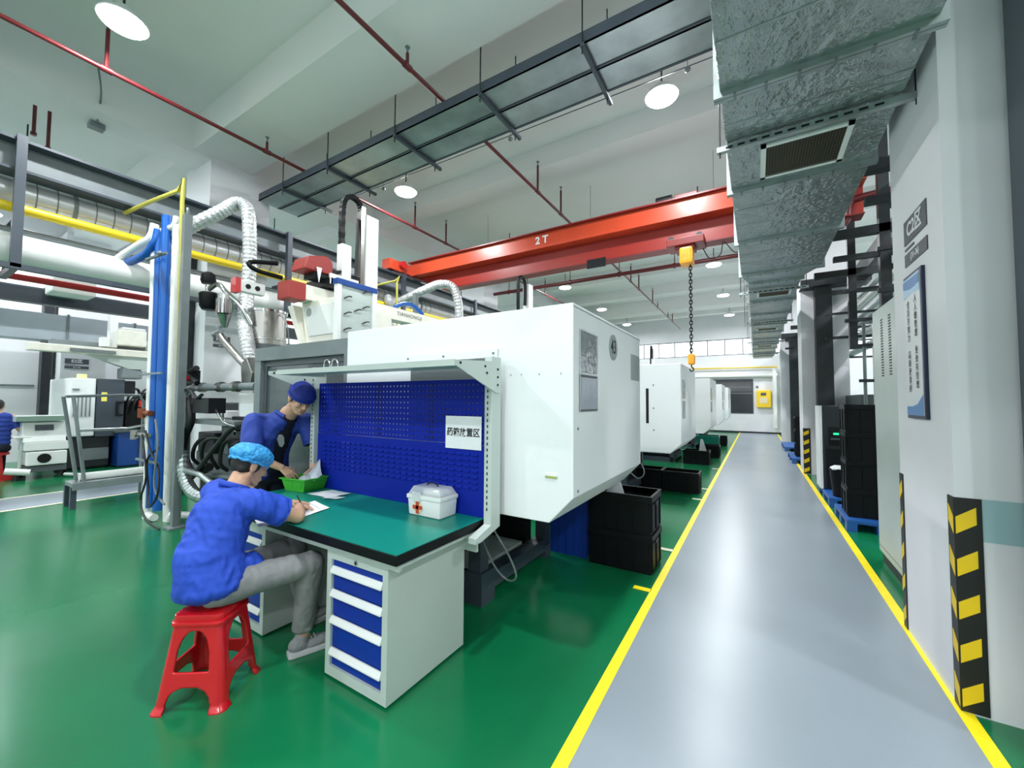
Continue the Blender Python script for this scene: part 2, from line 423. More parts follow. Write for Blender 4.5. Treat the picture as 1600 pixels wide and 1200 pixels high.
for y in (.75, 1.9, 2.3, 3.05, 3.14, 4.5, 4.9, 5.9, 6.3): part('seam', MB().box(-.16, .80, y-.003, y+.003, 3.4465, 3.4505), 'galvanised', t)
for y in (7.4, 8.8, 10.1, 11.4, 12.7, 14, 15.3, 16.6, 17.9, 19.2): flange(y, -.08, .62, 3.85)
for y in (3.28, 7.9, 11.0, 14.6, 18.2):
    h = part('hanger_bar', MB().box(-.22, .9 if y < 7 else .75, y-.02, y+.02, 3.395, 3.435), 'galvanised', t)
    for i in range(12):
        xx = -.16+.075*i
        part('slot', MB().box(xx, xx+.045, y-.0225, y-.019, 3.408, 3.422), 'black_metal', h)
    for xx in (-.2, .86 if y < 7 else .72): part('hanger_rod', MB().cyl((xx, y, 3.36), (xx, y, 6.15), .006, n=6), 'dark_steel', h)
def vent(x0, x1, y0, y1):
    v = part('vent_frame', MB().box(x0, x1, y0, y0+.035, 3.437, 3.45).box(x0, x1, y1-.035, y1, 3.437, 3.45).box(x0, x0+.035, y0, y1, 3.437, 3.45).box(x1-.035, x1, y0, y1, 3.437, 3.45), 'white_paint', t)
    part('grille_back', MB().box(x0+.03, x1-.03, y0+.03, y1-.03, 3.4485, 3.4495), 'vent_dark', v)
    n = int((x1-x0-.07)/.018)
    m = MB()
    for i in range(n+1):
        xx = x0+.035+(x1-x0-.07)*i/n
        m.box(xx-.0012, xx+.0012, y0+.035, y1-.035, 3.440, 3.444)
    n = int((y1-y0-.07)/.02)
    for i in range(n+1):
        yy = y0+.035+(y1-y0-.07)*i/n
        m.box(x0+.035, x1-.035, yy-.0012, yy+.0012, 3.439, 3.443)
    part('mesh_grille', m, 'vent_mesh', v, kind='stuff')
vent(.06, .60, 3.42, 3.94); vent(.04, .54, 8.0, 8.45); vent(.04, .5, 12.0, 12.4); vent(.04, .5, 15.7, 16.1)
# cable trays across
for i, (ya, lab) in enumerate(((3.65, 'near'), (4.03, 'far'))):
    tt = thing('cable_tray', 'long grey galvanised cable tray crossing under the ceiling, the %s one of the pair' % ('nearer' if i == 0 else 'farther'), 'cable tray', (-3, ya+.18, 5.12), None)
    part('tray_bottom', MB().box(-7.6, 1.2, ya, ya+.36, 5.12, 5.135), 'galv_tray', tt)
    for yy in (ya, ya+.35): part('side_rail', MB().box(-7.6, 1.2, yy, yy+.012, 5.12, 5.25), 'slate_steel', tt)
    part('cover_strip', MB().box(-7.6, 1.2, ya+.335, ya+.36, 5.112, 5.12), 'slate_steel', tt)
tt = thing('tray_hangers', 'row of cross bars and rods holding the pair of grey cable trays', 'hanger', (-3, 4, 5.1))
xs = [-6.78, -5.55, -4.08, -2.67, -1.42, -.2]
for xx in xs:
    b = part('cross_bar', MB().box(xx-.02, xx+.02, 3.62, 4.55, 5.07, 5.11), 'slate_steel', tt)
    for yy in (3.63, 4.42): part('rod', MB().cyl((xx, yy, 5.0), (xx, yy, ZC), .008, n=6), 'dark_steel', b)

# ================================================================== SPRINKLER PIPES
def ypipe(x, z, ya, yb, r, name, label, ris, TOP, m='pipe_red'):
    t = thing(name, label, 'pipe', (x, ya, z))
    part('pipe', MB().cyl((x, ya, z), (x, yb, z), r, n=12), m, t, smooth=True)
    for y in ris:
        top = 5.45 if any(a-.05 < y < b+.05 for a, b in beams) else TOP
        q = part('riser', MB().cyl((x, y, z), (x, y, top), r*.75, n=8), m, t, smooth=True)
        part('sprinkler_head', MB().cyl((x, y, top), (x, y, top+.09), .012, n=6).cyl((x, y, top+.07), (x, y, top+.075), .03, n=8), 'steel_grey', q)
        part('tee', MB().cyl((x, y-.05, z), (x, y+.05, z), r*1.35, n=12), m, t, smooth=True)
ypipe(-6.28, 5.3, YB, 22, .026, 'sprinkler_pipe', 'long thin dark red sprinkler pipe over the left row of lamps', (-1.8, 1.35, 3.11, 6.2, 7.22, 9.4, 12.5), 5.78)
ypipe(-3.29, 5.3, YB, 22, .026, 'sprinkler_pipe', 'long thin dark red sprinkler pipe passing above the crane lettering', (-.1, 3.09, 6.24, 7.24, 9.3, 10.4, 12.5, 13.5, 15.6, 16.5, 18.7, 19.8), 5.78)
t = thing('fire_main', 'thick dark red pipe crossing behind the overhead crane', 'pipe', (-3, 11.4, 5.2))
part('pipe', MB().cyl((-7.6, 11.25, 5.18), (.8, 11.25, 5.18), .055, n=12), 'pipe_red', t, smooth=True)
for x in (-7, -6.3, -4.8, -3.29, -1.8, -.2): part('clamp', MB().cyl((x-.03, 11.25, 5.18), (x+.03, 11.25, 5.18), .075, n=12).cyl((x, 11.25, 5.2), (x, 11.25, 5.595), .012, n=6), 'pipe_red', t)
for yy, lab in ((4.75, 'nearer'), (8.0, 'farther')):
    t = thing('messenger_wire', 'thin grey wire strung across under the ceiling, %s one' % lab, 'wire', (-3, yy, 5.35))
    part('wire', MB().cyl((-6.5, yy, 5.38), (.9, yy, 5.32), .006, n=5), 'slate_steel', t)
    for x in (-5.6, -2.95, -.6): part('hook', MB().cyl((x, yy, 5.3), (x, yy, 6.149), .004, n=5).ell((x, yy, 5.3), (.035, .035, .03), n=8, m=6), 'steel_grey', t)
solo('ceiling_speaker', MB().lathe([(.05, .12), (.11, .08), (.13, 0), (.12, -.01), (.03, .02)], (-.85, 7.9, 5.2)), 'lamp_body', 'small round white alarm speaker hanging above the crane', 'speaker', smooth=True)
t = thing('ceiling_conduit', 'thin white conduit with junction box on the left ceiling beam', 'conduit', (-8.15, 1.68, 5.5))
part('conduit_pipe', MB().tube([(-7.6, 1.55, 6.1), (-7.62, 1.6, 5.75), (-8.0, 1.66, 5.56), (-8.15, 1.68, 5.53)], .012, n=6), 'steel_grey', t)
part('junction_box', MB().box(-8.22, -8.08, 1.6, 1.76, 5.47, 5.54), 'steel_grey', t)
for (x, y, z0, z1) in ((-9.4, 1.42, 5.45, 6.15), (-9.4, 1.27, 5.6, 6.15), (-9.0, 3.0, 5.2, 5.6)):
    solo('sprinkler_drop', MB().cyl((x, y, z0), (x, y, z1), .022, n=8).cyl((x, y, z0-.03), (x, y, z0+.02), .035, n=8), 'pipe_red',
         'dark red pipe stub above the left rack, %s' % ('near the white column' if y > 2 else 'longer one at left' if z0 < 5.5 else 'shorter one at far left'), 'pipe')

# ================================================================== CRANE
t = thing('overhead_crane', 'red two tonne overhead crane girder spanning the machine row', 'crane', (-3.5, 7.1, 4.16))
part('girder', MB().box(-7.05, 1.3, 6.85, 7.32, 4.53, 4.82), 'crane_red', t)
part('top_flange', MB().box(-7.08, 1.3, 6.78, 7.39, 4.82, 4.845), 'crane_dark_red', t)
part('lower_web', MB().prism([(-7.05, 4.53), (-6.2, 4.18), (1.3, 4.14), (1.3, 4.53)], 1, 7.10, 7.2), 'crane_shaded_red', t)
part('bottom_flange', MB().box(-6.2, 1.3, 7.02, 7.28, 4.12, 4.14), 'crane_dark_red', t)
part('lettering', text_mb('2 T', .2, (-3.52, 6.848, 4.68), XP, ZP, .001, bold=.006), 'poster_white', t)
e = part('end_carriage', MB().box(-7.3, -7.05, 6.2, 7.9, 4.55, 4.78), 'crane_red', t)
for y in (6.35, 7.75): part('wheel', MB().cyl((-7.24, y, 4.62), (-7.12, y, 4.62), .09, n=16), 'dark_steel', e)
part('motor', MB().cyl((-7.35, 6.55, 4.7), (-6.95, 6.55, 4.7), .09, n=12), 'bright_red', e, smooth=True)
part('plate', MB().box(-2.6, -2.25, 6.86, 6.88, 3.96, 4.12), 'black_metal', t, label='small black plate under the girder')
part('drive_motor', MB().cyl((-1.4, 7.0, 4.93), (-1.15, 7.0, 4.93), .085, n=14), 'black_metal', t, smooth=True)
part('gearbox', MB().box(-1.1, -.75, 6.9, 7.15, 4.845, 4.95), 'crane_dark_red', t, bevel=.01)
t = thing('chain_hoist', 'orange electric chain hoist with long dark chain under the crane', 'hoist', (-.93, 7.0, 2.25))
part('trolley', MB().box(-1.22, -.66, 6.84, 7.24, 4.08, 4.2).box(-1.1, -.8, 6.9, 7.18, 4.02, 4.1), 'crane_dark_red', t, bevel=.01)
for xx in (-1.15, -.73):
    part('trolley_wheel', MB().cyl((xx, 6.86, 4.2), (xx, 6.9, 4.2), .05, n=12), 'dark_steel', t)
hb = part('motor_housing', MB().box(-1.03, -.83, 6.86, 7.14, 3.78, 4.05), 'hoist_orange', t, bevel=.035)
for i in range(5): part('cooling_fin', MB().box(-1.0+.04*i, -.99+.04*i, 6.85, 6.87, 3.83, 4.0), 'hoist_orange', hb)
m = MB(); z = 3.78; i = 0
while z > 2.32:
    c = Vector((-.88, 7.0, z)); d = Vector((1, 0, 0)) if i % 2 else Vector((0, 1, 0))
    m.tube([c+d*.022*math.cos(a)*1.0+Vector((0, 0, .040*math.sin(a))) for a in [k*PI/4 for k in range(9)]], .0085, n=5, smooth=0)
    z -= .056; i += 1
part('chain', m, 'black_metal', t, kind='stuff')
part('hook_block', MB().box(-.93, -.83, 6.95, 7.05, 2.15, 2.32), 'hoist_orange', t, bevel=.02)
part('hook', MB().tube([(-.88, 7, 2.15), (-.88, 7, 2.11), (-.85, 7, 2.08), (-.87, 7, 2.04), (-.90, 7, 2.05), (-.905, 7, 2.08)], .010, n=8), 'dark_steel', t, smooth=True)
part('control_cable', MB().tube([(-.7, 7.1, 4.05), (-.6, 7.1, 3.86), (-.45, 7.1, 3.9), (-.4, 7.1, 4.1), (-.25, 7.1, 3.9), (-.1, 7.1, 3.95), (-.05, 7.1, 4.12)], .008, n=6), 'black_rubber', t)
# ================================================================== LEFT RUNWAY AND PIPE RACK
t = thing('crane_runway', 'dark slate steel runway beam carrying the crane on the left', 'steel beam', (-7.2, 5, 3.0))
part('top_flange', MB().box(-7.38, -7.02, YB, YF-.2, 4.44, 4.47), 'slate_steel', t)
part('web', MB().box(-7.22, -7.18, YB, YF-.2, 4.14, 4.44), 'steel_grey', t)
part('bottom_flange', MB().box(-7.34, -7.06, YB, YF-.2, 4.11, 4.14), 'slate_steel', t)
part('rail', MB().box(-7.22, -7.18, YB, YF-.2, 4.47, 4.52), 'dark_steel', t)
for y in (-3.3, .87, 3.9, 6.6, 9.4, 12.2, 15): part('post', MB().box(-7.06, -6.98, y-.04, y+.04, 3.0, 4.5), 'slate_steel', t)
part('bottom_rail', MB().box(-7.06, -6.98, YB, YF-.2, 2.98, 3.04), 'slate_steel', t)
for y in (-3.3, .87, 3.9, 6.6, 9.4, 12.2, 15): part('cross_arm', MB().box(-7.75, -7.06, y-.03, y+.03, 2.98, 3.04), 'slate_steel', t); part('cross_arm', MB().box(-7.7, -7.06, y-.03, y+.03, 3.56, 3.6), 'slate_steel', t)
for y in (.87, 3.9): part('brace', MB().cyl((-7.7, y, 3.0), (-7.03, y, 3.55), .025, n=6), 'slate_steel', t)
t = thing('spiral_duct', 'long shiny spiral steel air duct on the left pipe rack', 'duct', (-7.5, 5, 3.75))
part('duct_pipe', MB().cyl((-7.5, YB, 3.98), (-7.5, 22, 3.98), .18, n=28), 'spiral_steel', t, smooth=True)
m = MB(); y = -1.0
while y < 8:
    m.cyl((-7.5, y, 3.98), (-7.5, y+.012, 3.98), .186, n=28); y += .17
part('spiral_seam', m, 'steel_grey', t, kind='stuff')
for y in (1.35, 2.4, 4.4, 7.5): part('collar', MB().cyl((-7.5, y, 3.98), (-7.5, y+.03, 3.98), .2, n=28), 'steel_grey', t)
def lpipe(name, x, z, r, m, lab): return solo(name, MB().cyl((x, YB, z), (x, 22, z), r, n=20), m, lab, 'pipe', smooth=True)
lpipe('gas_pipe', -7.24, 3.73, .058, 'gas_yellow', 'yellow gas pipe running under the spiral duct on the left rack')
lpipe('grey_pipe', -7.42, 3.52, .035, 'steel_grey', 'dull grey pipe just below the yellow gas pipe')
lpipe('insulated_pipe', -7.34, 3.26, .19, 'pvc_white', 'thick white insulated pipe, lowest on the left pipe rack')
lpipe('fire_pipe', -9.0, 3.28, .05, 'bright_red', 'bright red fire pipe beyond the white insulated pipe')
solo('steel_beam', MB().box(-10.6, -10.4, YB, YF, 3.16, 3.4), 'slate_steel', 'dark grey horizontal beam beyond the pipe rack, upper one', 'steel beam')
solo('steel_beam', MB().box(-12.9, -12.7, YB, YF, 3.62, 3.84), 'slate_steel', 'slate beam above the pale rectangular duct at left', 'steel beam')
t = thing('rectangular_duct', 'pale galvanised rectangular duct along the far left wall', 'duct', (-13.7, 3, 2.85))
part('duct_body', MB().box(-14.0, -13.4, YB, 22, 2.84, 3.42), 'pale_galvanised', t)
for i in range(9): part('joint', MB().box(-14.03, -13.37, -1+i*1.15, -.96+i*1.15, 2.83, 3.45), 'steel_grey', t)
t = thing('hanging_box', 'white box unit hanging beyond the pipe rack at left', 'box', (-9.85, 1.83, 3.27))
part('housing', MB().box(-10.1, -9.6, 1.58, 2.08, 3.27, 3.56), 'white_paint', t, bevel=.02)
part('bracket', MB().box(-10.4, -10.1, 1.65, 2.0, 3.3, 3.36), 'steel_grey', t)
# drop pipes bundle at left
BX = -6.7
solo('drop_pipe', MB().tube([(-7.3, 1.75, 3.40), (-6.85, 1.95, 3.66), (-6.80, 2.0, 3.60), (-6.78, 2.03, .12), (-6.74, 2.03, .05), (-6.5, 2.02, .05)], .045, n=12), 'pvc_white', 'leftmost white plastic pipe dropping from rack to floor', 'pipe', smooth=True)
solo('drop_pipe', MB().tube([(-7.2, 1.85, 3.38), (-6.88, 1.93, 3.45), (-6.72, 1.98, 3.6), (-6.70, 2.02, 3.5), (-6.70, 2.04, .15)], .05, n=12), 'pipe_blue', 'left one of two bright blue drop pipes', 'pipe', smooth=True)
solo('drop_pipe', MB().tube([(-6.7, 2.12, 3.78), (-6.58, 2.05, 3.8), (-6.56, 2.04, 3.65), (-6.57, 2.08, .12)], .055, n=12), 'pipe_blue', 'right one of two bright blue drop pipes', 'pipe', smooth=True)
solo('drop_pipe', MB().tube([(-6.9, 2.0, 3.72), (-6.45, 2.08, 3.78), (-6.42, 2.1, 3.6), (-6.42, 2.12, .16), (-6.3, 2.14, .1), (-6.0, 2.25, .1)], .042, n=12), 'pvc_white', 'right white plastic pipe beside the blue drop pipes', 'pipe', smooth=True)
solo('drop_pipe', MB().tube([(-7.25, 1.8, 4.05), (-6.30, 2.06, 4.22), (-6.28, 2.1, 4.1), (-6.28, 2.14, .9)], .024, n=8, smooth=2), 'gas_olive', 'thin olive yellow gas pipe dropping beside the white pipe', 'pipe', smooth=True)
t = thing('pipe_clamps', 'brown and grey clamps tying the bundle of drop pipes', 'clamp', (-6.6, 1.95, .8))
for z in (1.85, .75): part('strap', MB().box(-6.92, -6.2, 1.93, 1.95, z, z+.025), 'steel_grey', t)
part('valve', MB().cyl((-6.9, 1.96, 1.36), (-6.62, 1.98, 1.36), .035, n=10).cyl((-6.82, 1.95, 1.3), (-6.82, 1.95, 1.42), .045, n=8), 'copper_valve', t)
part('valve', MB().cyl((-6.95, 1.93, 1.08), (-6.6, 1.96, 1.08), .03, n=8).cyl((-6.9, 1.9, 1.02), (-6.9, 1.9, 1.14), .035, n=8), 'stainless', t)
part('band', MB().cyl((-6.72, 1.9, 3.35), (-6.3, 1.97, 3.38), .02, n=6).ell((-6.4, 1.93, 3.38), (.05, .03, .03), n=8, m=6), 'steel_grey', t)
solo('support_post', MB().box(-6.02, -5.94, 2.02, 2.1, 0, 3.82).box(-6.07, -5.89, 1.97, 2.15, 0, .02), 'steel_grey', 'tall grey square steel post right of the drop pipes', 'post')
t = thing('hanging_cables', 'loose black and grey cables looping beside the drop pipes', 'cable', (-6.3, 2, 0))
for i, (pts, mm) in enumerate((([(-6.5, 1.9, 1.15), (-6.3, 1.9, .9), (-6.1, 1.92, .7), (-6.05, 1.9, .4), (-6.3, 1.9, .25), (-6.5, 1.95, .45), (-6.4, 1.9, .8), (-6.2, 1.95, .95)], 'black_rubber'),
    ([(-6.6, 1.9, 1.1), (-6.35, 1.88, .6), (-6.5, 1.88, .3), (-6.2, 1.85, .12), (-5.95, 1.9, .03)], 'black_rubber'), ([(-6.2, 1.9, 1.3), (-6.1, 1.9, 1.0), (-6.15, 1.9, .5), (-5.98, 1.95, .3)], 'steel_grey'))):
    part('cable', MB().tube(pts, .012, n=6), mm, t, smooth=True)
# ================================================================== RIGHT-SIDE STEEL
t = thing('crane_runway', 'dark steel runway frame with cross arms beyond the right columns', 'steel beam', (1.5, 6, 3))
part('beam', MB().box(1.82, 2.02, 4.2, YF-.2, 4.1, 4.4), 'dark_steel', t)
for y in (4.6, 6.3, 8.2, 13.5, 16): part('cross_arm', MB().box(.85, 2.6, y-.05, y+.05, 3.58, 3.68), 'dark_steel', t); part('cross_arm', MB().box(.85, 2.6, y-.04, y+.04, 3.3, 3.36), 'dark_steel', t)
for y in (6.3, 8.2, 13.5): part('post', MB().box(1.28, 1.38, y-.05, y+.05, 2.4, 5.2), 'dark_steel', t)
part('brace', MB().cyl((1.33, 4.7, 4.0), (2.4, 4.7, 3.2), .04, n=6).cyl((1.33, 6.4, 4.0), (2.4, 6.4, 3.3), .04, n=6), 'dark_steel', t)
t = thing('pipe_rack', 'bundle of dull grey pipes and ducts running beyond the right columns', 'pipes', (2.4, 10, 2.6))
for (x, z, r, mm) in ((2.0, 3.75, .12, 'galvanised'), (2.35, 3.78, .1, 'spiral_steel'), (1.75, 3.45, .05, 'pvc_white'), (2.15, 3.42, .06, 'steel_grey'), (2.5, 3.45, .07, 'pvc_white'), (1.9, 2.95, .06, 'spiral_steel'), (2.3, 2.92, .08, 'galvanised')):
    part('pipe', MB().cyl((x, 5, z), (x, 22, z), r, n=14), mm, t, smooth=True)
for y in (6, 8, 10, 12, 14.5): part('support', MB().box(1.2, 2.8, y-.03, y+.03, 2.8, 2.85).box(1.2, 2.8, y-.03, y+.03, 3.28, 3.32), 'dark_steel', t)
t = thing('pipe_stand', 'cluster of vertical white and blue pipes in a frame behind the stacked black crates', 'pipes', (1.9, 9, 0))
for i, (x, mm, r) in enumerate(((1.75, 'pvc_white', .045), (1.9, 'pvc_white', .04), (2.08, 'cabinet_blue', .06), (2.25, 'cabinet_blue', .05), (2.45, 'pvc_white', .05), (2.6, 'steel_grey', .03), (1.6, 'steel_grey', .025))):
    part('pipe', MB().cyl((x, 9+.06*(i % 3), 0), (x, 9+.06*(i % 3), 2.9), r, n=10), mm, t, smooth=True)
for z in (1.9, 2.5): part('rail', MB().box(1.5, 2.8, 8.85, 8.9, z, z+.05), 'dark_steel', t)
part('machine_base', MB().box(1.6, 2.9, 9.4, 11, 0, 1.7), 'machine_grey', t)
solo('red_pipe', MB().tube([(.9, 7.1, 4.02), (1.02, 7.1, 4.02), (1.12, 7.1, 4.1), (1.15, 7.1, 4.3), (1.3, 7.1, 4.38), (2.2, 7.1, 4.42)], .05, n=10), 'pipe_red', 'dark red pipe with a double bend above the right steel frame', 'pipe', smooth=True)
#PART2
# ================================================================== WORKBENCH
t = thing('workbench', 'green topped workbench with blue pegboard back and grey overhead shelf', 'workbench', (-2.45, 1.76, 0))
part('tabletop', MB().box(-3.40, -1.49, 1.385, 2.13, .746, .796), 'black_plastic', t, bevel=.004)
part('green_mat', MB().box(-3.395, -1.495, 1.39, 2.125, .796, .80), 'mat_green', t)
part('apron', MB().box(-3.38, -1.51, 1.42, 1.44, .705, .746).box(-3.38, -1.51, 2.06, 2.08, .60, .746).box(-1.55, -1.51, 1.44, 2.06, .72, .746), 'offgrey_paint', t)
for x, nm in ((-3.335, 'l'), (-1.475, 'r')):
    u = part('upright', MB().prism([(2.085, 1.83), (2.19, 1.83), (2.19, .745), (1.99, .70), (1.93, .70), (1.93, .735), (2.085, .775)], 0, x, x+.055), 'offgrey_paint', t, bevel=.003)
    for i in range(24): part('slot', MB().box(x+.02, x+.028, 2.083, 2.086, .86+i*.037, .878+i*.037), 'black_metal', u)
    sx = x+.056 if x > -2 else x-.003
    br = part('shelf_bracket', MB().prism([(1.72, 1.745), (1.72, 1.775), (2.12, 1.80), (2.17, 1.80), (2.17, 1.60), (2.12, 1.60)], 0, sx-.002, sx+.006), 'offgrey_paint', t)
    for (yy, zz) in ((1.76, 1.762), (2.0, 1.76), (2.02, 1.72), (2.14, 1.75), (2.14, 1.70), (2.14, 1.65)):
        part('screw', MB().cyl((sx+.004, yy, zz), (sx+.010, yy, zz), .008, n=8), 'black_metal', br)
part('shelf', MB().box(-3.20, -1.415, 1.72, 2.12, 1.765, 1.775).box(-3.20, -1.415, 1.71, 1.72, 1.742, 1.778).box(-3.20, -3.19, 1.72, 2.12, 1.742, 1.778), 'offgrey_paint', t)
# upper pegboard: a real perforated sheet
bx0, bx1, bz0, bz1 = -3.27, -1.48, 1.262, 1.69
nx, nz = 48, 10; px_ = (bx1-bx0)/nx; pz_ = .0405; h = .0105
m = MB(); z = bz0
m.box(bx0, bx1, 2.118, 2.121, bz0, bz0+.022)
for j in range(nz):
    za = bz0+.022+j*pz_; 
    m.box(bx0, bx1, 2.118, 2.121, za+h, za+pz_ if j < nz-1 else bz1)
    for i in range(nx+1):
        xa = bx0+i*px_+(h/2 if i else 0); xb = bx0+(i+1)*px_-h/2
        if i == nx: continue
        m.box(xa if i else bx0, xb if i < nx-1 else bx1, 2.118, 2.121, za, za+h)
part('pegboard', m, 'royal_blue', t, label='blue perforated upper back panel')
q = part('louvred_panel', MB().box(bx0, bx1, 2.116, 2.121, .80, 1.258), 'royal_blue', t, label='blue louvred lower back panel')
m = MB()
for j in range(7):
    for i in range(26):
        xa = bx0+.08+i*.064; za = .97+j*.036
        m.prism([(2.116, za), (2.104, za+.004), (2.116, za+.017)], 0, xa, xa+.045)
part('louvre', m, 'royal_blue', q, kind='stuff')
for x in (-3.05, -2.52, -1.98):
    m = MB()
    for i in range(11):
        for d in (0, .032): m.box(x+d, x+d+.012, 2.1165, 2.118, 1.28+i*.037, 1.296+i*.037)
    part('key_slots', m, 'black_metal', t, kind='stuff')
# ---- pedestal cabinets
def cabinet(x0, label):
    t = thing('drawer_cabinet', label, 'cabinet', (x0+.25, 1.76, 0), 'drawer pedestals under the workbench')
    x1 = x0+.50; y0, y1 = 1.44, 2.06
    b = MB()
    b.box(x0, x0+.012, y0, y1, .012, .70).box(x1-.012, x1, y0, y1, .012, .70).box(x0+.012, x1-.012, y1-.012, y1, .012, .70)
    b.box(x0+.012, x1-.012, y0+.0, y1-.012, .688, .70).box(x0+.012, x1-.012, y0, y1-.012, .012, .03)
    b.box(x0+.012, x0+.04, y0, y0+.02, .03, .688).box(x1-.04, x1-.012, y0, y0+.02, .03, .688)
    b.box(x0+.04, x1-.04, y0, y0+.02, .652, .688).box(x0+.04, x1-.04, y0, y0+.02, .03, .065)
    part('body', b, 'offgrey_paint', t)
    part('plinth', MB().box(x0+.015, x1-.015, y0+.02, y1-.02, 0, .014), 'black_plastic', t)
    part('top_strip', MB().box(x0+.04, x1-.04, y0+.014, y0+.02, .605, .652), 'drawer_blue', t)
    tops = (.612, .483, .338, .165); bots = (.487, .342, .169, .067)
    for a, b_ in zip(tops, bots):
        d = part('drawer', MB().box(x0+.045, x1-.045, y0+.012, y0+.025, b_+.003, a).box(x0+.05, x1-.05, y0+.025, y1-.03, b_+.01, b_+.015), 'drawer_blue', t)
        part('handle', MB().prism([(y0+.014, a), (y0+.004, a+.001), (y0-.012, a-.026), (y0-.012, a-.034), (y0+.014, a-.036)], 0, x0+.042, x1-.042), 'white_paint', d, bevel=.002)
    part('lock', MB().cyl((x0+.25, y0-.004, .670), (x0+.25, y0, .670), .012, n=16), 'steel_grey', t)
    part('keyhole', MB().cyl((x0+.25, y0-.005, .673), (x0+.25, y0-.003, .673), .006, n=8).box(x0+.247, x0+.253, y0-.005, y0-.003, .663, .673), 'black_metal', t)
    return t
cabinet(-2.105, 'grey pedestal with four blue drawers at the near right end of the workbench')
cabinet(-3.27, 'grey pedestal with blue drawers behind the seated worker, at the far left of the workbench')
# ---- things on the bench
s = solo('notice', MB().box(-1.815, -1.515, 2.109, 2.111, 1.228, 1.445), 'paper', 'white notice sheet with black Chinese lettering fixed on the blue pegboard', 'sign')
W[s.name] = tuple(s.location)
part('lettering', text_mb('药箱放置区', .060, (-1.665, 2.108, 1.335), XP, ZP, .0004, bold=.0012, sx=.93), 'ink', s)
t = thing('first_aid_box', 'white plastic first aid box with clear lid and red cross', 'box', (-1.83, 2.01, .80))
m = MB(); 
def taper(x0, x1, y0, y1, z0, z1, d):
    return MB().add([(x0+d,y0+d,z0),(x1-d,y0+d,z0),(x1-d,y1-d,z0),(x0+d,y1-d,z0),(x0,y0,z1),(x1,y0,z1),(x1,y1,z1),(x0,y1,z1)], [(3,2,1,0),(4,5,6,7),(0,1,5,4),(1,2,6,5),(2,3,7,6),(3,0,4,7)])
bx = (-1.975, -1.695, 1.925, 2.095)
part('body', taper(*bx, .802, .910, .006), 'white_paint', t, bevel=.010, smooth=True)
part('rim', MB().box(bx[0]-.006, bx[1]+.006, bx[2]-.006, bx[3]+.003, .908, .935), 'white_paint', t, bevel=.006, smooth=True)
m = MB(); a = taper(bx[0], bx[1], bx[2], bx[3], .935, .985, 0); a.v[4:] = [(bx[0]+.025, bx[2]+.025, .985), (bx[1]-.025, bx[2]+.025, .985), (bx[1]-.025, bx[3]-.025, .985), (bx[0]+.025, bx[3]-.025, .985)]
ld = part('lid', a, 'clear_lid', t, bevel=.008, smooth=True, label='clear plastic lid')
part('tray', MB().box(-1.88, -1.72, 1.96, 2.07, .937, .962), 'paper', t, bevel=.006)
part('packet', MB().box(-1.93, -1.87, 1.945, 2.0, .937, .96), 'cabinet_blue', t, bevel=.004)
part('carry_handle', MB().tube([(-1.885, 2.01, .982), (-1.87, 2.01, .998), (-1.835, 2.01, 1.005), (-1.80, 2.01, .998), (-1.785, 2.01, .982)], .005, n=8), 'navy_cloth', t, smooth=True)
part('latch', MB().box(-1.925, -1.855, 1.912, 1.922, .895, .955), 'clear_lid', t, bevel=.003)
part('badge', MB().cyl((-1.885, 1.935, .857), (-1.885, 1.925, .857), .038, n=24), 'badge_tan', t)
part('cross', MB().box(-1.896, -1.874, 1.920, 1.926, .818, .896).box(-1.924, -1.846, 1.920, 1.926, .846, .868), 'cross_red', t)
def sheet(name, pts, z, label, cat='paper', mm='paper', lines=True, group=None):
    m = MB()
    A, B, C_, D = [Vector((*p, 0)) for p in pts]
    def fn(u, v):
        p = (A*(1-u)+B*u)*(1-v)+(D*(1-u)+C_*u)*v
        return (p.x, p.y, z+.002+.004*abs(math.sin(u*3+v*2))*u)
    m.sheet(fn, 6, 6); n = len(m.v)
    m.v += [(x, y, zz-.0012) for x, y, zz in m.v]; m.f += [tuple(i+n for i in reversed(f)) for f in m.f]
    o = solo(name, m, mm, label, cat, group); o.location.z = z+.0005
    if lines:
        l = MB()
        for i in range(9):
            v = .12+i*.085
            vs = []
            for u in (.1, .2+.7*random.random()):
                for d in (0, .018):
                    p = Vector(fn(u, v+d)); vs.append((p.x, p.y, p.z+.0006))
            l.add(vs, [(0, 1, 3, 2)])
        part('printed_lines', l, 'print_grey', o, kind='stuff')
    return o
sheet('paper_sheet', [(-3.06, 1.90), (-2.80, 1.90), (-2.76, 2.08), (-3.02, 2.09)], .801, 'printed sheet lying flat in front of the green basket')
sheet('paper_sheet', [(-2.82, 1.87), (-2.70, 1.90), (-2.67, 1.97), (-2.78, 1.96)], .8045, 'small paper slip overlapping the corner of the printed sheet', lines=False)
sheet('paper_sheet', [(-2.74, 1.50), (-2.44, 1.40), (-2.52, 1.73), (-2.80, 1.80)], .801, 'white form under the writing hand of the seated worker')
sheet('paper_sheet', [(-2.80, 1.36), (-2.48, 1.25), (-2.42, 1.44), (-2.74, 1.56)], .8065, 'crumpled sheet hanging over the bench edge beside the seated worker')
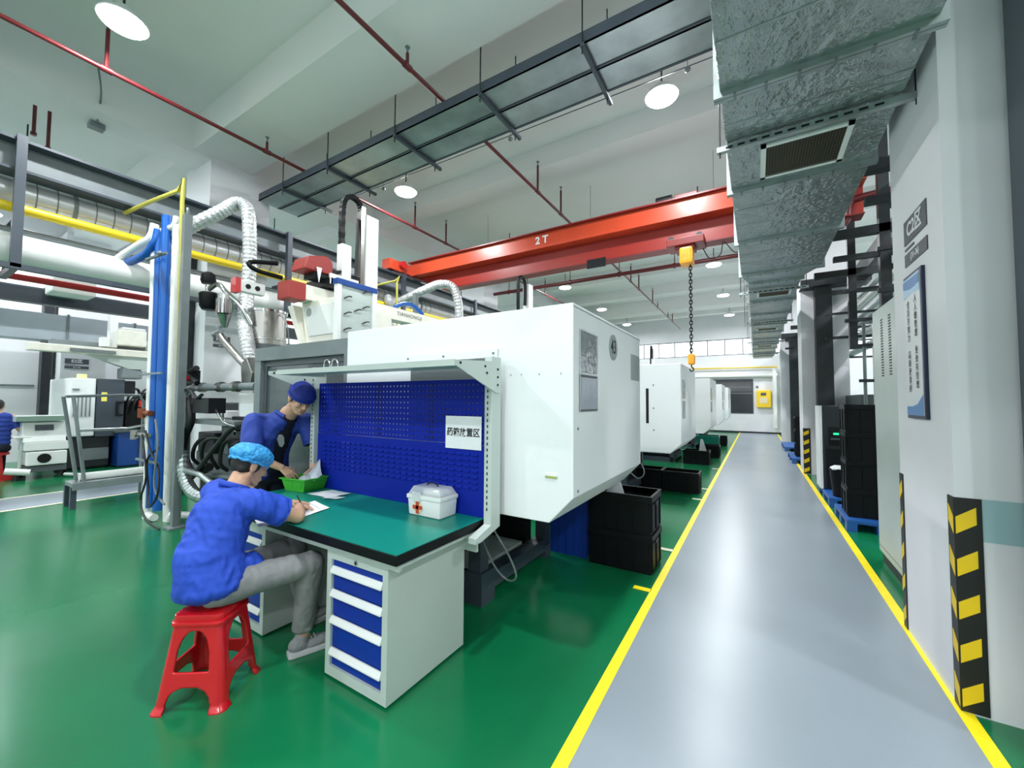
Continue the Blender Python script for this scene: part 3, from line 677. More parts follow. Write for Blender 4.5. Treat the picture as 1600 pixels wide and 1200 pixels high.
# basket
t = thing('green_basket', 'green open plastic basket holding clear bags on the workbench', 'basket', (-3.22, 2.0, .80))
m = MB(); n = 0
def ring(w_, d, z, cx=-3.235, cy=1.99, a=math.radians(8)):
    out = []
    for (sx, sy) in ((-1,-1),(1,-1),(1,1),(-1,1)):
        x, y = sx*w_/2, sy*d/2; out.append((cx+x*math.cos(a)-y*math.sin(a), cy+x*math.sin(a)+y*math.cos(a), z))
    return out
o1, o2, i1, i2 = ring(.21, .20, .802), ring(.27, .235, .902), ring(.262, .227, .902), ring(.20, .19, .808)
m.add(o1+o2+i1+i2, [(3,2,1,0)]+[(i, (i+1) % 4, (i+1) % 4+4, i+4) for i in range(4)]+[(i+4, (i+1) % 4+4, (i+1) % 4+8, i+8) for i in range(4)]+[(i+8, (i+1) % 4+8, (i+1) % 4+12, i+12) for i in range(4)]+[(12,13,14,15)])
part('tub', m, 'basket_green', t)
r1, r2, r3, r4 = ring(.295, .26, .898), ring(.295, .26, .906), ring(.262, .227, .906), ring(.262, .227, .898)
part('rim', MB().add(r1+r2+r3+r4, [(i+4*k, (i+1) % 4+4*k, (i+1) % 4+(4*k+4) % 16, i+(4*k+4) % 16) for k in range(4) for i in range(4)]), 'basket_green', t)
m = MB()
for k, (a, b) in enumerate(((0, 1), (1, 2))):
    for u in (.12, .55):
        pts = []
        for uu, vv in ((u, .3), (u+.32, .3), (u+.32, .75), (u, .75)):
            lo = Vector(o1[a]).lerp(Vector(o1[b]), uu); hi = Vector(o2[a]).lerp(Vector(o2[b]), uu); pts.append(lo.lerp(hi, vv))
        nrm = (pts[1]-pts[0]).cross(pts[3]-pts[0]).normalized()
        m.add([p+nrm*.003 for p in pts]+[p-nrm*.001 for p in pts], [(0,1,2,3),(7,6,5,4),(0,4,5,1),(1,5,6,2),(2,6,7,3),(3,7,4,0)])
part('wall_rib', m, 'basket_green', t, kind='stuff')
def crumple(c, rx, ry, rz, sd, amp=.25, n=20, mm=14):
    m = MB().ell(c, (rx, ry, rz), None, n, mm); c = Vector(c)
    m.v = [tuple(c+(Vector(v)-c)*(1+amp*noise.noise(Vector(v)*22+Vector((sd, 0, 0))))) for v in m.v]; return m
solo('plastic_bag', crumple((-3.22, 2.01, .865), .09, .075, .05, 3), 'bag_plastic', 'crumpled clear bag lying inside the green basket', 'bag', smooth=True)
m = MB()
def fb(u, v):
    x = -3.29+.20*u; y = 1.99+.10*v*(1-.3*u)+.02*math.sin(u*5); z = .875+.165*math.sin(PI*min(1, .15+u*.75))*(v*.75+.25)
    return (x, y, z)
m.sheet(fb, 14, 12); n = len(m.v)
m.v += [(x, y+.004, z-.002) for x, y, z in m.v]; m.f += [tuple(i+n for i in reversed(f)) for f in m.f]
solo('plastic_bag', m, 'bag_plastic', 'translucent bag standing up out of the green basket', 'bag', smooth=True)
solo('pen', MB().cyl((-2.60, 1.60, .812), (-2.66, 1.58, .90), .004, n=8).cyl((-2.60, 1.60, .812), (-2.595, 1.601, .804), .003, .001, n=8), 'ink', 'black pen in the hand of the seated worker', 'pen')
t = thing('goggles_case', 'clear plastic tray with two wire loops lying on the overhead shelf', 'tray', (-3.0, 1.95, 1.776))
part('clear_tray', MB().box(-3.18, -3.0, 1.9, 2.06, 1.777, 1.80), 'clear_lid', t, bevel=.004)
for x in (-2.96, -2.86): part('wire_loop', MB().tube([(x, 1.95, 1.778), (x+.005, 1.95, 1.85), (x+.04, 1.95, 1.87), (x+.075, 1.95, 1.84), (x+.08, 1.95, 1.778)], .003, n=6), 'chrome', t)

# ================================================================== STOOL
t = thing('plastic_stool', 'bright red moulded plastic stool under the seated worker', 'stool', (-2.515, 1.045, 0))
def stool():
    N, K = 176, 70
    def per(u, hw, r):                        # rounded square perimeter, u in 0..1
        s = 2*(hw-r); L = 4*s+2*PI*r; d = (u % 1)*L
        for k in range(4):
            ang = k*PI/2
            if d < s:
                x, y = -s/2+d, -hw; break
            d -= s
            if d < PI*r/2:
                a = d/r-PI/2; x, y = s/2+r*math.cos(a), -s/2+r*math.sin(a); break
            d -= PI*r/2
        return x*math.cos(ang)-y*math.sin(ang), x*math.sin(ang)+y*math.cos(ang)
    vs, fs = [], []
    zt = .43
    for j in range(K+1):
        z = zt*j/K; hw = .118+.052*(1-z/zt)+(.012*max(0, 1-z/.03))
        for i in range(N): x, y = per(i/N, hw, .03+.012*(1-z/zt)); vs.append((x, y, z))
    for j in range(K):
        z = zt*(j+.5)/K; hw = .118+.052*(1-z/zt)
        for i in range(N):
            a = vs[j*N+i]; b = vs[j*N+(i+1) % N]; cx, cy = (a[0]+b[0])/2, (a[1]+b[1])/2
            u = cx if abs(cy) > abs(cx) else cy
            k = hw/.17
            up_ = .185 < z < .375 and abs(u) < .098*k*math.sqrt(max(0, 1-max(0, (z-.25)/.127)**2.6))
            lo = z < .118 and abs(u) < .112*k*math.sqrt(max(0, 1-(z/.12)**3.5))
            if not up_ and not lo: fs.append((j*N+i, j*N+(i+1) % N, (j+1)*N+(i+1) % N, (j+1)*N+i))
    return vs, fs
vs, fs = stool(); ca, sa = math.cos(math.radians(35)), math.sin(math.radians(35))
T_ = lambda v: (v[0]*ca-v[1]*sa-2.515, v[0]*sa+v[1]*ca+1.045, v[2])
m = MB(); m.add([T_(v) for v in vs], fs)
o = part('leg_frame', m, 'stool_red', t)
def apply_mods(o, mods):
    for ty, kw in mods:
        md = o.modifiers.new(ty, ty)
        for k, v in kw.items(): setattr(md, k, v)
    dg = bpy.context.evaluated_depsgraph_get(); me = bpy.data.meshes.new_from_object(o.evaluated_get(dg))
    old = o.data; o.modifiers.clear(); o.data = me; bpy.data.meshes.remove(old)
    for p in me.polygons: p.use_smooth = True
bm = bmesh.new(); bm.from_mesh(o.data); loose = [v for v in bm.verts if not v.link_faces]; bmesh.ops.delete(bm, geom=loose, context='VERTS')
for _ in range(3):
    bd = [v for v in bm.verts if v.is_boundary]; new = {}
    for v in bd:
        nb = [e.other_vert(v).co for e in v.link_edges if e.is_boundary]
        if len(nb) == 2 and v.co.z > .004: new[v] = v.co*.4+(nb[0]+nb[1])*.3
    for v, c in new.items(): v.co = c
bm.to_mesh(o.data); bm.free()
apply_mods(o, [('SOLIDIFY', dict(thickness=.012, offset=-1))])
m = MB()
def slab(hw, z0, z1, r=.03): 
    pts = []
    for k in range(4):
        for i in range(7):
            a = -PI/2+k*PI/2+i*PI/12; c = [(1,-1),(1,1),(-1,1),(-1,-1)][k]
            pts.append((c[0]*(hw-r)+r*math.cos(a), c[1]*(hw-r)+r*math.sin(a)))
    return MB().prism(pts, 2, z0, z1)
m = slab(.122, .415, .452, .035); m.xf(T_)
part('seat', m, 'stool_red', t, bevel=.008, smooth=True)
m = slab(.132, .395, .42, .04); m.xf(T_); part('seat_rim', m, 'stool_red', t, bevel=.008, smooth=True)

# ================================================================== INJECTION MACHINE 43
t = thing('injection_machine', 'large white injection moulding machine numbered 43 behind the workbench', 'machine', (-3.5, 3.1, 0))
cov = part('clamp_cover', MB().prism([(-3.08, .80), (-1.10, .80), (-.94, .97), (-.94, 2.15), (-3.08, 2.15)], 1, 2.25, 3.88), 'machine_white', t, bevel=.006)
part('cover_seam', MB().box(-.939, -.9385+.001, 2.25, 3.88, 2.128, 2.131), 'steel_grey', cov)
# L shaped trim round an access opening
part('access_opening', MB().box(-2.29, -1.55, 2.242, 2.252, 1.28, 1.835), 'guard_glass', t)
tr = part('access_trim', MB().prism([(-2.34, 1.84), (-2.34, 1.90), (-1.48, 1.90), (-1.48, 1.24), (-1.545, 1.24), (-1.545, 1.84)], 1, 2.232, 2.25), 'machine_white', t, bevel=.002)
for x, z in ((-2.31, 1.87), (-1.95, 1.87), (-1.51, 1.87), (-1.51, 1.57), (-1.51, 1.28)): part('screw', MB().cyl((x, 2.226, z), (x, 2.233, z), .008, n=8), 'steel_grey', tr)
for z in (1.38, 1.0): part('cover_screw', MB().cyl((-.945, 2.32, z), (-.935, 2.32, z), .009, n=8), 'steel_grey', t)
for x in (-1.38, -1.3, -1.17, -1.02): part('cover_screw', MB().cyl((x, 2.246, 1.72), (x, 2.251, 1.72), .004, n=6), 'steel_grey', t)
part('sticker', MB().box(-1.125, -1.045, 2.246, 2.25, 1.075, 1.105), 'paper', t, label='small white and green sticker')
part('sticker', MB().box(-1.125, -1.045, 2.245, 2.25, 1.075, 1.088), 'sticker_green', t)
part('number_disc', MB().cyl((-.94, 3.04, 1.965), (-.936, 3.04, 1.965), .10, n=40), 'disc_grey', t)
part('number', text_mb('43', .15, (-.9345, 3.04, 1.965), YP, ZP, .0004, bold=.001, sx=.85), 'ink', t)
for z0, z1, lab, mm in ((1.735, 2.0, 'shiny clear document pocket', 'pocket_film'), (1.485, 1.722, 'clear pocket holding a pale grey form', 'print_grey')):
    d = part('document_pocket', MB().box(-.940, -.934, 2.345, 2.665, z0, z1), mm if mm != 'print_grey' else 'sign_slate', t, label=lab)
    if mm == 'print_grey': part('form', MB().box(-.9345, -.9325, 2.36, 2.655, z0+.012, z1-.02), mat('form_paper', (.36, .39, .45), .25, bump=.5, bscale=8), d)
    part('pocket_edge', MB().box(-.934, -.931, 2.34, 2.67, z1-.006, z1+.008).box(-.934, -.931, 2.34, 2.35, z0, z1).box(-.934, -.931, 2.66, 2.67, z0, z1), 'clear_lid', d)
d = part('notice_sheet', MB().box(-.940, -.937, 3.55, 3.84, 1.74, 1.97), 'disc_grey', t)
m = MB()
for i in range(10): m.box(-.9368, -.9362, 3.58, 3.6+.2*random.random()+.02, 1.77+i*.018, 1.775+i*.018)
part('printed_lines', m, 'print_grey', d, kind='stuff')
# base frame
fr = part('base_frame', MB().box(-6.3, -1.80, 2.56, 2.68, .0, .12).box(-6.3, -1.80, 3.6, 3.72, .0, .12).box(-1.92, -1.80, 2.68, 3.6, .07, .19).box(-6.3, -1.8, 2.5, 3.75, .66, .80).box(-6.3, -6.18, 2.56, 3.7, .0, .2), 'slate_steel', t)
for x in (-1.90, -3.1, -4.6, -6.2):
    for y in (2.52, 3.62): part('base_leg', MB().box(x-.02, x+.09, y, y+.11, .0, .66), 'slate_steel', t)
part('foot_plate', MB().box(-1.94, -1.78, 2.5, 2.68, .0, .24), 'slate_steel', t)
part('hydraulic_tank', MB().box(-5.9, -2.4, 2.8, 3.5, .14, .66), 'dark_steel', t, bevel=.01)
part('rear_panel', MB().box(-6.2, -1.95, 3.46, 3.58, .12, .66), 'black_metal', t)
part('drip_tray', MB().box(-2.4, -1.95, 2.75, 3.4, .13, .2), 'offgrey_paint', t)
part('diagonal_brace', MB().cyl((-2.4, 2.56, .45), (-1.5, 2.6, .8), .012, n=6), 'steel_grey', t)
# grey guard frame with glazed sides
g = part('guard_frame', MB().box(-4.67, -3.08, 2.26, 2.36, 1.96, 2.10).box(-4.67, -4.55, 2.26, 2.36, .80, 1.96).box(-3.14, -3.08, 2.26, 2.30, .8, 1.96).box(-4.67, -3.08, 2.36, 3.85, 2.07, 2.10).box(-4.67, -4.6, 3.75, 3.85, .8, 2.07), 'steel_grey', t, bevel=.004)
part('inner_frame', MB().box(-4.55, -4.50, 2.30, 2.34, .8, 1.96).box(-4.50, -3.14, 2.30, 2.34, 1.90, 1.96).box(-4.5, -3.14, 2.30, 2.34, .8, .86), 'machine_grey', g)
part('guard_pane', MB().box(-4.50, -3.14, 2.315, 2.32, .86, 1.90), 'guard_glass', g)
part('back_panel', MB().box(-4.55, -3.10, 3.78, 3.80, .8, 2.05), 'steel_grey', g)
part('mould_platen', MB().box(-3.6, -3.3, 2.7, 3.6, .9, 1.95), 'steel_grey', t, bevel=.02)
part('mould_platen', MB().box(-4.4, -4.15, 2.7, 3.6, .9, 1.95), 'offgrey_paint', t, bevel=.02)
for y in (2.85, 3.45):
    for z in (1.1, 1.75): part('tie_bar', MB().cyl((-4.4, y, z), (-3.1, y, z), .045, n=14), 'chrome', t, smooth=True)
part('pale_plate', MB().box(-4.1, -3.7, 2.45, 2.48, 1.5, 1.86), 'offgrey_paint', t)
# injection unit
part('barrel', MB().cyl((-6.0, 3.1, 1.3), (-4.5, 3.1, 1.3), .10, n=20), 'stainless', t, smooth=True)
part('barrel_cover', MB().box(-5.3, -4.7, 2.85, 3.35, 1.12, 1.5), 'steel_grey', t, bevel=.02)
part('injection_carriage', MB().box(-6.2, -5.4, 2.6, 3.6, .85, 1.5), 'dark_steel', t, bevel=.02)
part('bed', MB().box(-6.4, -4.67, 2.4, 3.7, .66, .86), 'machine_grey', t, bevel=.01)
part('lower_panel', MB().box(-6.4, -4.67, 2.46, 3.7, .10, .64), 'black_metal', t)
part('mid_block', MB().box(-6.1, -4.7, 2.6, 3.5, .86, 1.24), 'dark_steel', t, bevel=.02)
part('bed_lip', MB().box(-6.4, -4.67, 2.34, 2.40, .62, .70), 'steel_grey', t)
part('mounting_plate', MB().box(-6.1, -5.0, 2.22, 2.45, 1.24, 1.30), 'steel_grey', t, bevel=.005)
part('junction_box', MB().box(-5.80, -5.38, 2.12, 2.30, 1.38, 1.56), 'black_metal', t, bevel=.006)
part('white_box', MB().box(-5.42, -5.0, 2.45, 2.7, 1.36, 1.62), 'white_paint', t, bevel=.01)
part('white_box', MB().box(-5.9, -5.5, 2.5, 2.7, 1.30, 1.40), 'white_paint', t, bevel=.01)
part('grey_cabinet', MB().box(-5.75, -5.45, 2.42, 2.6, .86, 1.2), 'steel_grey', t, bevel=.01)
part('valve_manifold', MB().box(-5.42, -4.72, 2.38, 2.6, .86, 1.34), 'dark_steel', t, bevel=.012)
part('drive_housing', MB().box(-6.25, -5.8, 2.36, 2.6, .86, 1.12), 'dark_steel', t, bevel=.012)
for i in range(6):
    x = -6.1+.24*i
    part('hydraulic_hose', MB().tube([(x, 2.34, .70), (x+.05, 2.24, .80+.03*(i % 3)), (x+.16, 2.22, .98+.05*(i % 2)), (x+.30, 2.28, 1.08), (x+.38, 2.4, 1.02)], .022, n=8), 'black_rubber', t, smooth=True)
for i in range(4): part('fitting', MB().cyl((-5.3+.15*i, 2.30, 1.16), (-5.3+.15*i, 2.38, 1.16), .03, n=10), 'stainless', t)
part('label_plate', MB().box(-5.12, -4.8, 2.33, 2.335, 1.35, 1.5), 'paper', t)
for i, (pts, r, mm) in enumerate((
    ([(-6.32, 2.2, 1.2), (-6.32, 2.2, 1.5), (-6.2, 2.2, 1.64), (-6.0, 2.22, 1.69), (-5.5, 2.25, 1.69), (-4.7, 2.3, 1.69)], .045, 'steel_grey'),
    ([(-6.2, 2.15, 1.5), (-6.25, 2.15, 1.2), (-6.1, 2.15, .9), (-5.95, 2.15, .72), (-5.75, 2.15, .66), (-5.5, 2.2, .75)], .05, 'black_rubber'),
    ([(-5.72, 2.12, .62), (-5.5, 2.12, .78), (-5.25, 2.15, 1.0), (-5.0, 2.2, 1.22), (-4.8, 2.25, 1.28)], .028, 'black_rubber'),
    ([(-5.98, 2.15, 1.55), (-5.9, 2.15, 1.3), (-6.05, 2.15, 1.1), (-6.1, 2.15, .95)], .045, 'black_rubber'),
    ([(-6.35, 2.15, .62), (-6.0, 2.1, .68), (-5.5, 2.1, .68), (-5.2, 2.12, .60), (-4.8, 2.15, .56)], .032, 'galvanised'),
    ([(-6.2, 2.3, .58), (-5.6, 2.3, .62), (-5.0, 2.3, .64), (-4.7, 2.3, .6)], .025, 'steel_grey'),
    ([(-5.45, 2.2, 1.45), (-5.3, 2.2, 1.36), (-5.15, 2.2, 1.28), (-4.9, 2.2, 1.25)], .018, 'chrome'),
    ([(-6.1, 2.1, 1.62), (-5.85, 2.1, 1.66), (-5.65, 2.1, 1.56), (-5.55, 2.12, 1.6)], .02, 'black_rubber'),
    ([(-6.05, 2.1, 1.2), (-6.05, 2.1, 1.6)], .012, 'steel_grey'), ([(-5.95, 2.1, 1.2), (-5.95, 2.1, 1.6)], .012, 'steel_grey'))):
    part('hose', MB().tube(pts, r, n=10), mm, t, smooth=True)
for x in (-5.42, -5.05, -5.9): part('pipe_joint', MB().cyl((x, 2.24, 1.69), (x+.07, 2.24, 1.69), .062, n=12), 'stainless', t, smooth=True)
part('valve_block', MB().box(-6.05, -5.88, 2.14, 2.22, 1.74, 1.9).cyl((-5.95, 2.14, 1.88), (-5.78, 2.14, 1.92), .035, n=8).cyl((-5.9, 2.14, 1.82), (-5.75, 2.14, 1.74), .03, n=8), 'black_metal', t)
part('stop_button', MB().cyl((-5.98, 2.08, 1.80), (-5.98, 2.14, 1.80), .032, n=12), 'bright_red', t)
part('hydraulic_block', MB().box(-5.3, -4.75, 2.3, 2.5, .9, 1.18).cyl((-5.2, 2.3, 1.02), (-4.9, 2.25, 1.05), .05, n=10), 'dark_steel', t, bevel=.01)
part('power_cable', MB().tube([(-1.66, 2.3, .8), (-1.55, 2.3, .68), (-1.45, 2.35, .5), (-1.42, 2.4, .35), (-1.5, 2.42, .3), (-1.62, 2.42, .38), (-1.8, 2.45, .62)], .007, n=6), 'steel_grey', t, smooth=True)
m = MB(); P0 = [Vector(p) for p in ((-6.02, 2.12, .90), (-5.92, 2.1, .67), (-5.74, 2.1, .50), (-5.48, 2.1, .43), (-5.2, 2.15, .42))]
part('spiral_hose', MB().tube(P0, .06, n=12, rf=lambda i, n: 1.0+.18*(i % 2), smooth=9), 'galvanised', t)
# ---- hopper, loader, hose
t = thing('material_hopper', 'polished steel material hopper above the injection unit of machine 43', 'hopper', (-5.62, 2.85, 1.5))
part('drum', MB().lathe([(.235, 2.27), (.235, 2.72), (.22, 2.72)], (-5.62, 2.85, 0), 32), 'stainless', t, smooth=True)
part('rim', MB().lathe([(.25, 2.70), (.25, 2.73), (.02, 2.76)], (-5.62, 2.85, 0), 32), 'chrome', t, smooth=True)
part('band', MB().lathe([(.24, 2.33), (.245, 2.335), (.245, 2.345), (.24, 2.35)], (-5.62, 2.85, 0), 32), 'chrome', t, smooth=True)
part('cone', MB().lathe([(.08, 1.82), (.232, 2.27)], (-5.62, 2.85, 0), 32), 'steel_grey', t, smooth=True)
part('neck', MB().box(-5.72, -5.52, 2.75, 2.95, 1.5, 1.84), 'steel_grey', t, bevel=.01)
part('ladder_cable', MB().tube([(-5.40, 2.9, 2.68), (-5.2, 2.9, 2.5), (-5.25, 2.95, 2.2), (-5.3, 2.95, 2.05)], .008, n=5), 'steel_grey', t)
t = thing('vacuum_loader', 'black capped chrome vacuum loader beside the steel hopper', 'loader', (-5.9, 2.3, 2.1))
part('filter_cap', MB().lathe([(.07, 3.02), (.085, 3.06), (.075, 3.14), (.04, 3.17)], (-5.97, 2.3, 0), 20), 'black_plastic', t, smooth=True)
part('stem', MB().cyl((-5.96, 2.3, 2.88), (-5.97, 2.3, 3.04), .035, n=14), 'chrome', t, smooth=True)
part('motor_cup', MB().lathe([(.075, 2.68), (.10, 2.72), (.11, 2.88), (.09, 2.9)], (-5.93, 2.3, 0), 20), 'black_plastic', t, smooth=True)
part('chrome_receiver', MB().cyl((-5.7, 2.38, 2.62), (-5.7, 2.38, 2.86), .085, n=20), 'chrome', t, smooth=True)
m = MB()
for i in range(14):
    a = i/14*2*PI; m.box(-5.7+.088*math.cos(a)-.006, -5.7+.088*math.cos(a)+.006, 2.38+.088*math.sin(a)-.006, 2.38+.088*math.sin(a)+.006, 2.62, 2.8)
part('cooling_fins', m, 'chrome', t, kind='stuff')
part('curved_pipe', MB().tube([(-5.93, 2.3, 2.95), (-5.8, 2.34, 3.0), (-5.68, 2.38, 2.9), (-5.55, 2.5, 2.72), (-5.50, 2.6, 2.5)], .03, n=10), 'chrome', t, smooth=True)
part('outlet_cone', MB().cyl((-5.7, 2.38, 2.62), (-5.72, 2.4, 2.45), .08, .03, n=14), 'stainless', t, smooth=True)
part('feed_pipe', MB().tube([(-5.78, 2.36, 2.38), (-5.65, 2.38, 2.25), (-5.35, 2.45, 2.0), (-5.22, 2.5, 1.9)], .045, n=12), 'stainless', t, smooth=True)
part('pipe_clamp', MB().cyl((-5.86, 2.34, 2.36), (-5.72, 2.36, 2.40), .035, n=10).cyl((-5.78, 2.36, 2.40), (-5.78, 2.36, 2.47), .025, n=8), 'steel_grey', t)
part('suction_box', MB().prism([(-5.34, 1.98), (-5.20, 2.05), (-5.06, 1.86), (-5.10, 1.70), (-5.30, 1.72)], 1, 2.42, 2.62), 'stainless', t, bevel=.012)
solo('flexible_hose', MB().tube([(-7.0, 2.2, 3.8), (-6.65, 2.15, 3.72), (-6.36, 2.2, 3.80), (-6.08, 2.45, 4.05), (-5.96, 2.6, 4.2), (-5.86, 2.68, 4.1), (-5.82, 2.7, 3.7), (-5.80, 2.7, 3.3), (-5.76, 2.66, 2.9), (-5.62, 2.58, 2.55), (-5.45, 2.55, 2.2), (-5.38, 2.55, 1.95)], .08, n=16, rf=lambda i, n: 1+.09*(i % 2), smooth=14), 'foil_white', 'ribbed silver flexible hose arching down to the steel hopper', 'hose')
t = thing('hose_stand', 'thin grey post with hook holding up the silver flexible hose', 'post', (-6.25, 2.2, 3.8))
part('arm', MB().tube([(-5.98, 2.06, 3.82), (-5.98, 2.06, 3.9), (-6.1, 2.1, 3.94), (-6.3, 2.2, 3.93)], .015, n=6), 'steel_grey', t)
# ---- take-out robot
t = thing('takeout_robot', 'white take-out robot with red ends and tall mast on top of machine 43', 'robot', (-4.1, 3, 2.1))
part('traverse_beam', MB().box(-4.22, -4.02, 2.42, 4.75, 2.60, 2.76), 'cream_white', t, bevel=.008)
part('beam_end', MB().box(-4.23, -4.01, 2.24, 2.42, 2.58, 2.765), 'robot_red', t, bevel=.01)
part('lettering', text_mb('TIANHONGJI', .07, (-4.018, 3.9, 2.69), YP, ZP, .0004, spacing=1.15), 'ink', t)
part('pedestal', MB().prism([(-4.22, 2.60), (-4.12, 2.14), (-3.56, 2.14), (-3.60, 2.60)], 1, 2.50, 3.2), 'cream_white', t, bevel=.01)
part('pedestal_panel', MB().prism([(-4.15, 2.54), (-4.07, 2.22), (-3.62, 2.22), (-3.65, 2.54)], 1, 2.488, 2.50), 'white_paint', t, bevel=.004)
part('access_hole', MB().cyl((-4.06, 2.484, 2.48), (-4.06, 2.489, 2.48), .045, n=20), 'disc_grey', t)
part('pedestal_strut', MB().prism([(-4.42, 2.58), (-4.32, 2.58), (-4.12, 2.14), (-4.18, 2.14)], 1, 2.46, 2.58), 'cream_white', t)
part('pedestal_foot', MB().box(-4.32, -3.9, 2.5, 3.3, 2.10, 2.14), 'cream_white', t)
part('carriage', MB().box(-4.35, -3.9, 2.62, 3.2, 2.78, 2.88).box(-4.2, -4.0, 2.5, 2.9, 2.86, 2.95), 'black_metal', t, bevel=.01)
part('motor_cover', MB().prism([(2.38, 2.92), (2.42, 3.06), (2.64, 3.12), (2.70, 3.06), (2.70, 2.92)], 0, -4.25, -3.98), 'robot_red', t, bevel=.012)
part('motor', MB().cyl((-4.1, 2.72, 2.98), (-4.0, 3.05, 2.95), .05, n=12), 'black_metal', t, smooth=True)
a = part('short_arm', MB().box(-4.5, -4.42, 1.98, 2.22, 2.64, 2.76), 'white_paint', t, bevel=.01)
part('arm_end', MB().box(-4.51, -4.41, 1.93, 1.98, 2.62, 2.77), 'bright_red', a)
for y in (2.05, 2.14): part('oval_hole', MB().cyl((-4.425, y, 2.7), (-4.412, y, 2.7), .025, n=12), 'black_metal', a)
a = part('holed_bracket', MB().box(-3.93, -3.90, 2.62, 2.98, 2.80, 2.92), 'white_paint', t, bevel=.004)
for y in (2.72, 2.80): part('oval_hole', MB().cyl((-3.905, y, 2.855), (-3.893, y, 2.855), .025, n=12), 'black_metal', a)
part('pointer_plate', MB().prism([(2.50, 2.96), (2.56, 2.96), (2.53, 2.80)], 0, -3.97, -3.96), 'paper', t)
part('mast', MB().box(-4.08, -3.96, 3.12, 3.30, 2.60, 3.78), 'white_paint', t, bevel=.008)
part('mast_rail', MB().box(-4.06, -3.98, 3.06, 3.12, 2.7, 3.86), 'stainless', t)
part('mast_column', MB().box(-4.06, -3.96, 2.80, 2.92, 2.86, 3.32), 'white_paint', t, bevel=.006)
m = MB(); pts = [(2.83, 3.3), (2.83, 3.7), (2.86, 3.86), (2.95, 3.93), (3.05, 3.90), (3.09, 3.78), (3.09, 3.6)]
m.tube([(-4.02, y, z) for y, z in pts], .035, n=4, rf=lambda i, n: 1.12 if i % 2 else .92, smooth=7)
part('cable_chain', m, 'black_plastic', t)
part('hose_bundle', MB().tube([(-4.0, 2.7, 2.95), (-3.98, 2.85, 3.0), (-4.0, 3.0, 2.95), (-4.0, 3.02, 3.3), (-4.02, 3.04, 3.7)], .02, n=8), 'black_rubber', t, smooth=True)
part('drag_chain', MB().tube([(-4.35, 2.35, 2.86), (-4.38, 2.1, 2.88), (-4.4, 2.05, 2.95), (-4.35, 2.3, 3.0)], .025, n=6), 'black_plastic', t)
t = thing('tool_rack', 'grey perforated plate with blue top and black cable ties beside the robot', 'rack', (-3.5, 2.65, 2.1))
part('plate', MB().box(-3.52, -3.50, 2.46, 2.86, 2.13, 2.70), 'offgrey_paint', t)
for y in (2.42, 2.84): part('edge_post', MB().box(-3.54, -3.48, y, y+.045, 2.10, 2.70), 'white_paint', t, bevel=.003)
part('blue_cap', MB().box(-3.55, -3.47, 2.41, 2.89, 2.69, 2.745), 'cabinet_blue', t, bevel=.004)
for i, (y, z) in enumerate(((2.5, 2.56), (2.5, 2.40), (2.5, 2.24), (2.72, 2.66), (2.72, 2.50), (2.72, 2.34), (2.62, 2.45))):
    part('cable_tie', MB().tube([(-3.49, y, z), (-3.47, y+.04, z+.025), (-3.48, y+.08, z+.03)], .007, n=5), 'black_rubber', t)
# ================================================================== OTHER MACHINES
def simple_machine(Y, lab, num=False):
    t = thing('injection_machine', lab, 'machine', (-3.5, Y, 0), 'white machines in a row along the walkway')
    part('clamp_cover', MB().prism([(-3.08, .78), (-1.10, .78), (-.94, .93), (-.94, 2.12), (-3.08, 2.12)], 1, Y, Y+1.62), 'machine_white', t, bevel=.012)
    part('base_frame', MB().box(-6.2, -1.80, Y+.25, Y+.37, 0, .12).box(-6.2, -1.8, Y+1.3, Y+1.42, 0, .12).box(-6.2, -1.8, Y+.2, Y+1.5, .62, .78).box(-1.92, -1.8, Y+.37, Y+1.3, .06, .2), 'slate_steel', t)
    part('hydraulic_tank', MB().box(-5.8, -1.86, Y+.40, Y+1.28, .14, .62), 'black_metal', t)
    for x in (-1.92, -3.1, -4.6, -6.2): part('base_leg', MB().box(x, x+.1, Y+.25, Y+.36, 0, .62).box(x, x+.1, Y+1.3, Y+1.4, 0, .62), 'slate_steel', t)
    part('guard_frame', MB().box(-4.67, -3.08, Y+.02, Y+1.5, .78, 2.05), 'steel_grey', t, bevel=.01)
    part('injection_unit', MB().box(-6.1, -4.7, Y+.4, Y+1.2, .78, 1.5), 'dark_steel', t, bevel=.02)
    part('hopper', MB().lathe([(.08, 1.5), (.08, 1.8), (.23, 2.2), (.23, 2.65), (.05, 2.68)], (-5.62, Y+.7, 0), 24), 'stainless', t, smooth=True)
    part('slot_window', MB().box(-1.44, -1.40, Y-.004, Y+.004, 1.22, 1.75), 'black_metal', t)
    for z in (1.12, 1.45, 1.8): part('screw', MB().cyl((-1.33, Y-.006, z), (-1.33, Y, z), .012, n=8), 'steel_grey', t)
    for z0, z1 in ((1.30, 1.56), (1.6, 1.88)): part('document_pocket', MB().box(-.940, -.932, Y+.12, Y+.36, z0, z1), 'pocket_film', t)
    part('robot_beam', MB().box(-4.2, -4.02, Y+.0, Y+2.4, 2.60, 2.74), 'cream_white', t, bevel=.006)
    part('robot_pedestal', MB().box(-4.3, -3.95, Y+.3, Y+.9, 2.05, 2.6), 'cream_white', t, bevel=.01)
    part('robot_mast', MB().box(-4.08, -3.94, Y+.8, Y+.98, 2.6, 3.95), 'white_paint', t, bevel=.008)
    part('cable_chain', MB().tube([(-4.01, Y+.5, 3.2), (-4.01, Y+.5, 3.9), (-4.01, Y+.62, 4.05), (-4.01, Y+.76, 3.95), (-4.01, Y+.76, 3.5)], .035, n=6), 'black_plastic', t)
    part('tail_hose', MB().tube([(-1.9, Y+.2, .7), (-1.6, Y+.15, .62), (-1.5, Y+.12, .45), (-1.6, Y+.12, .35), (-1.8, Y+.15, .5)], .01, n=5), 'steel_grey', t)
    return t
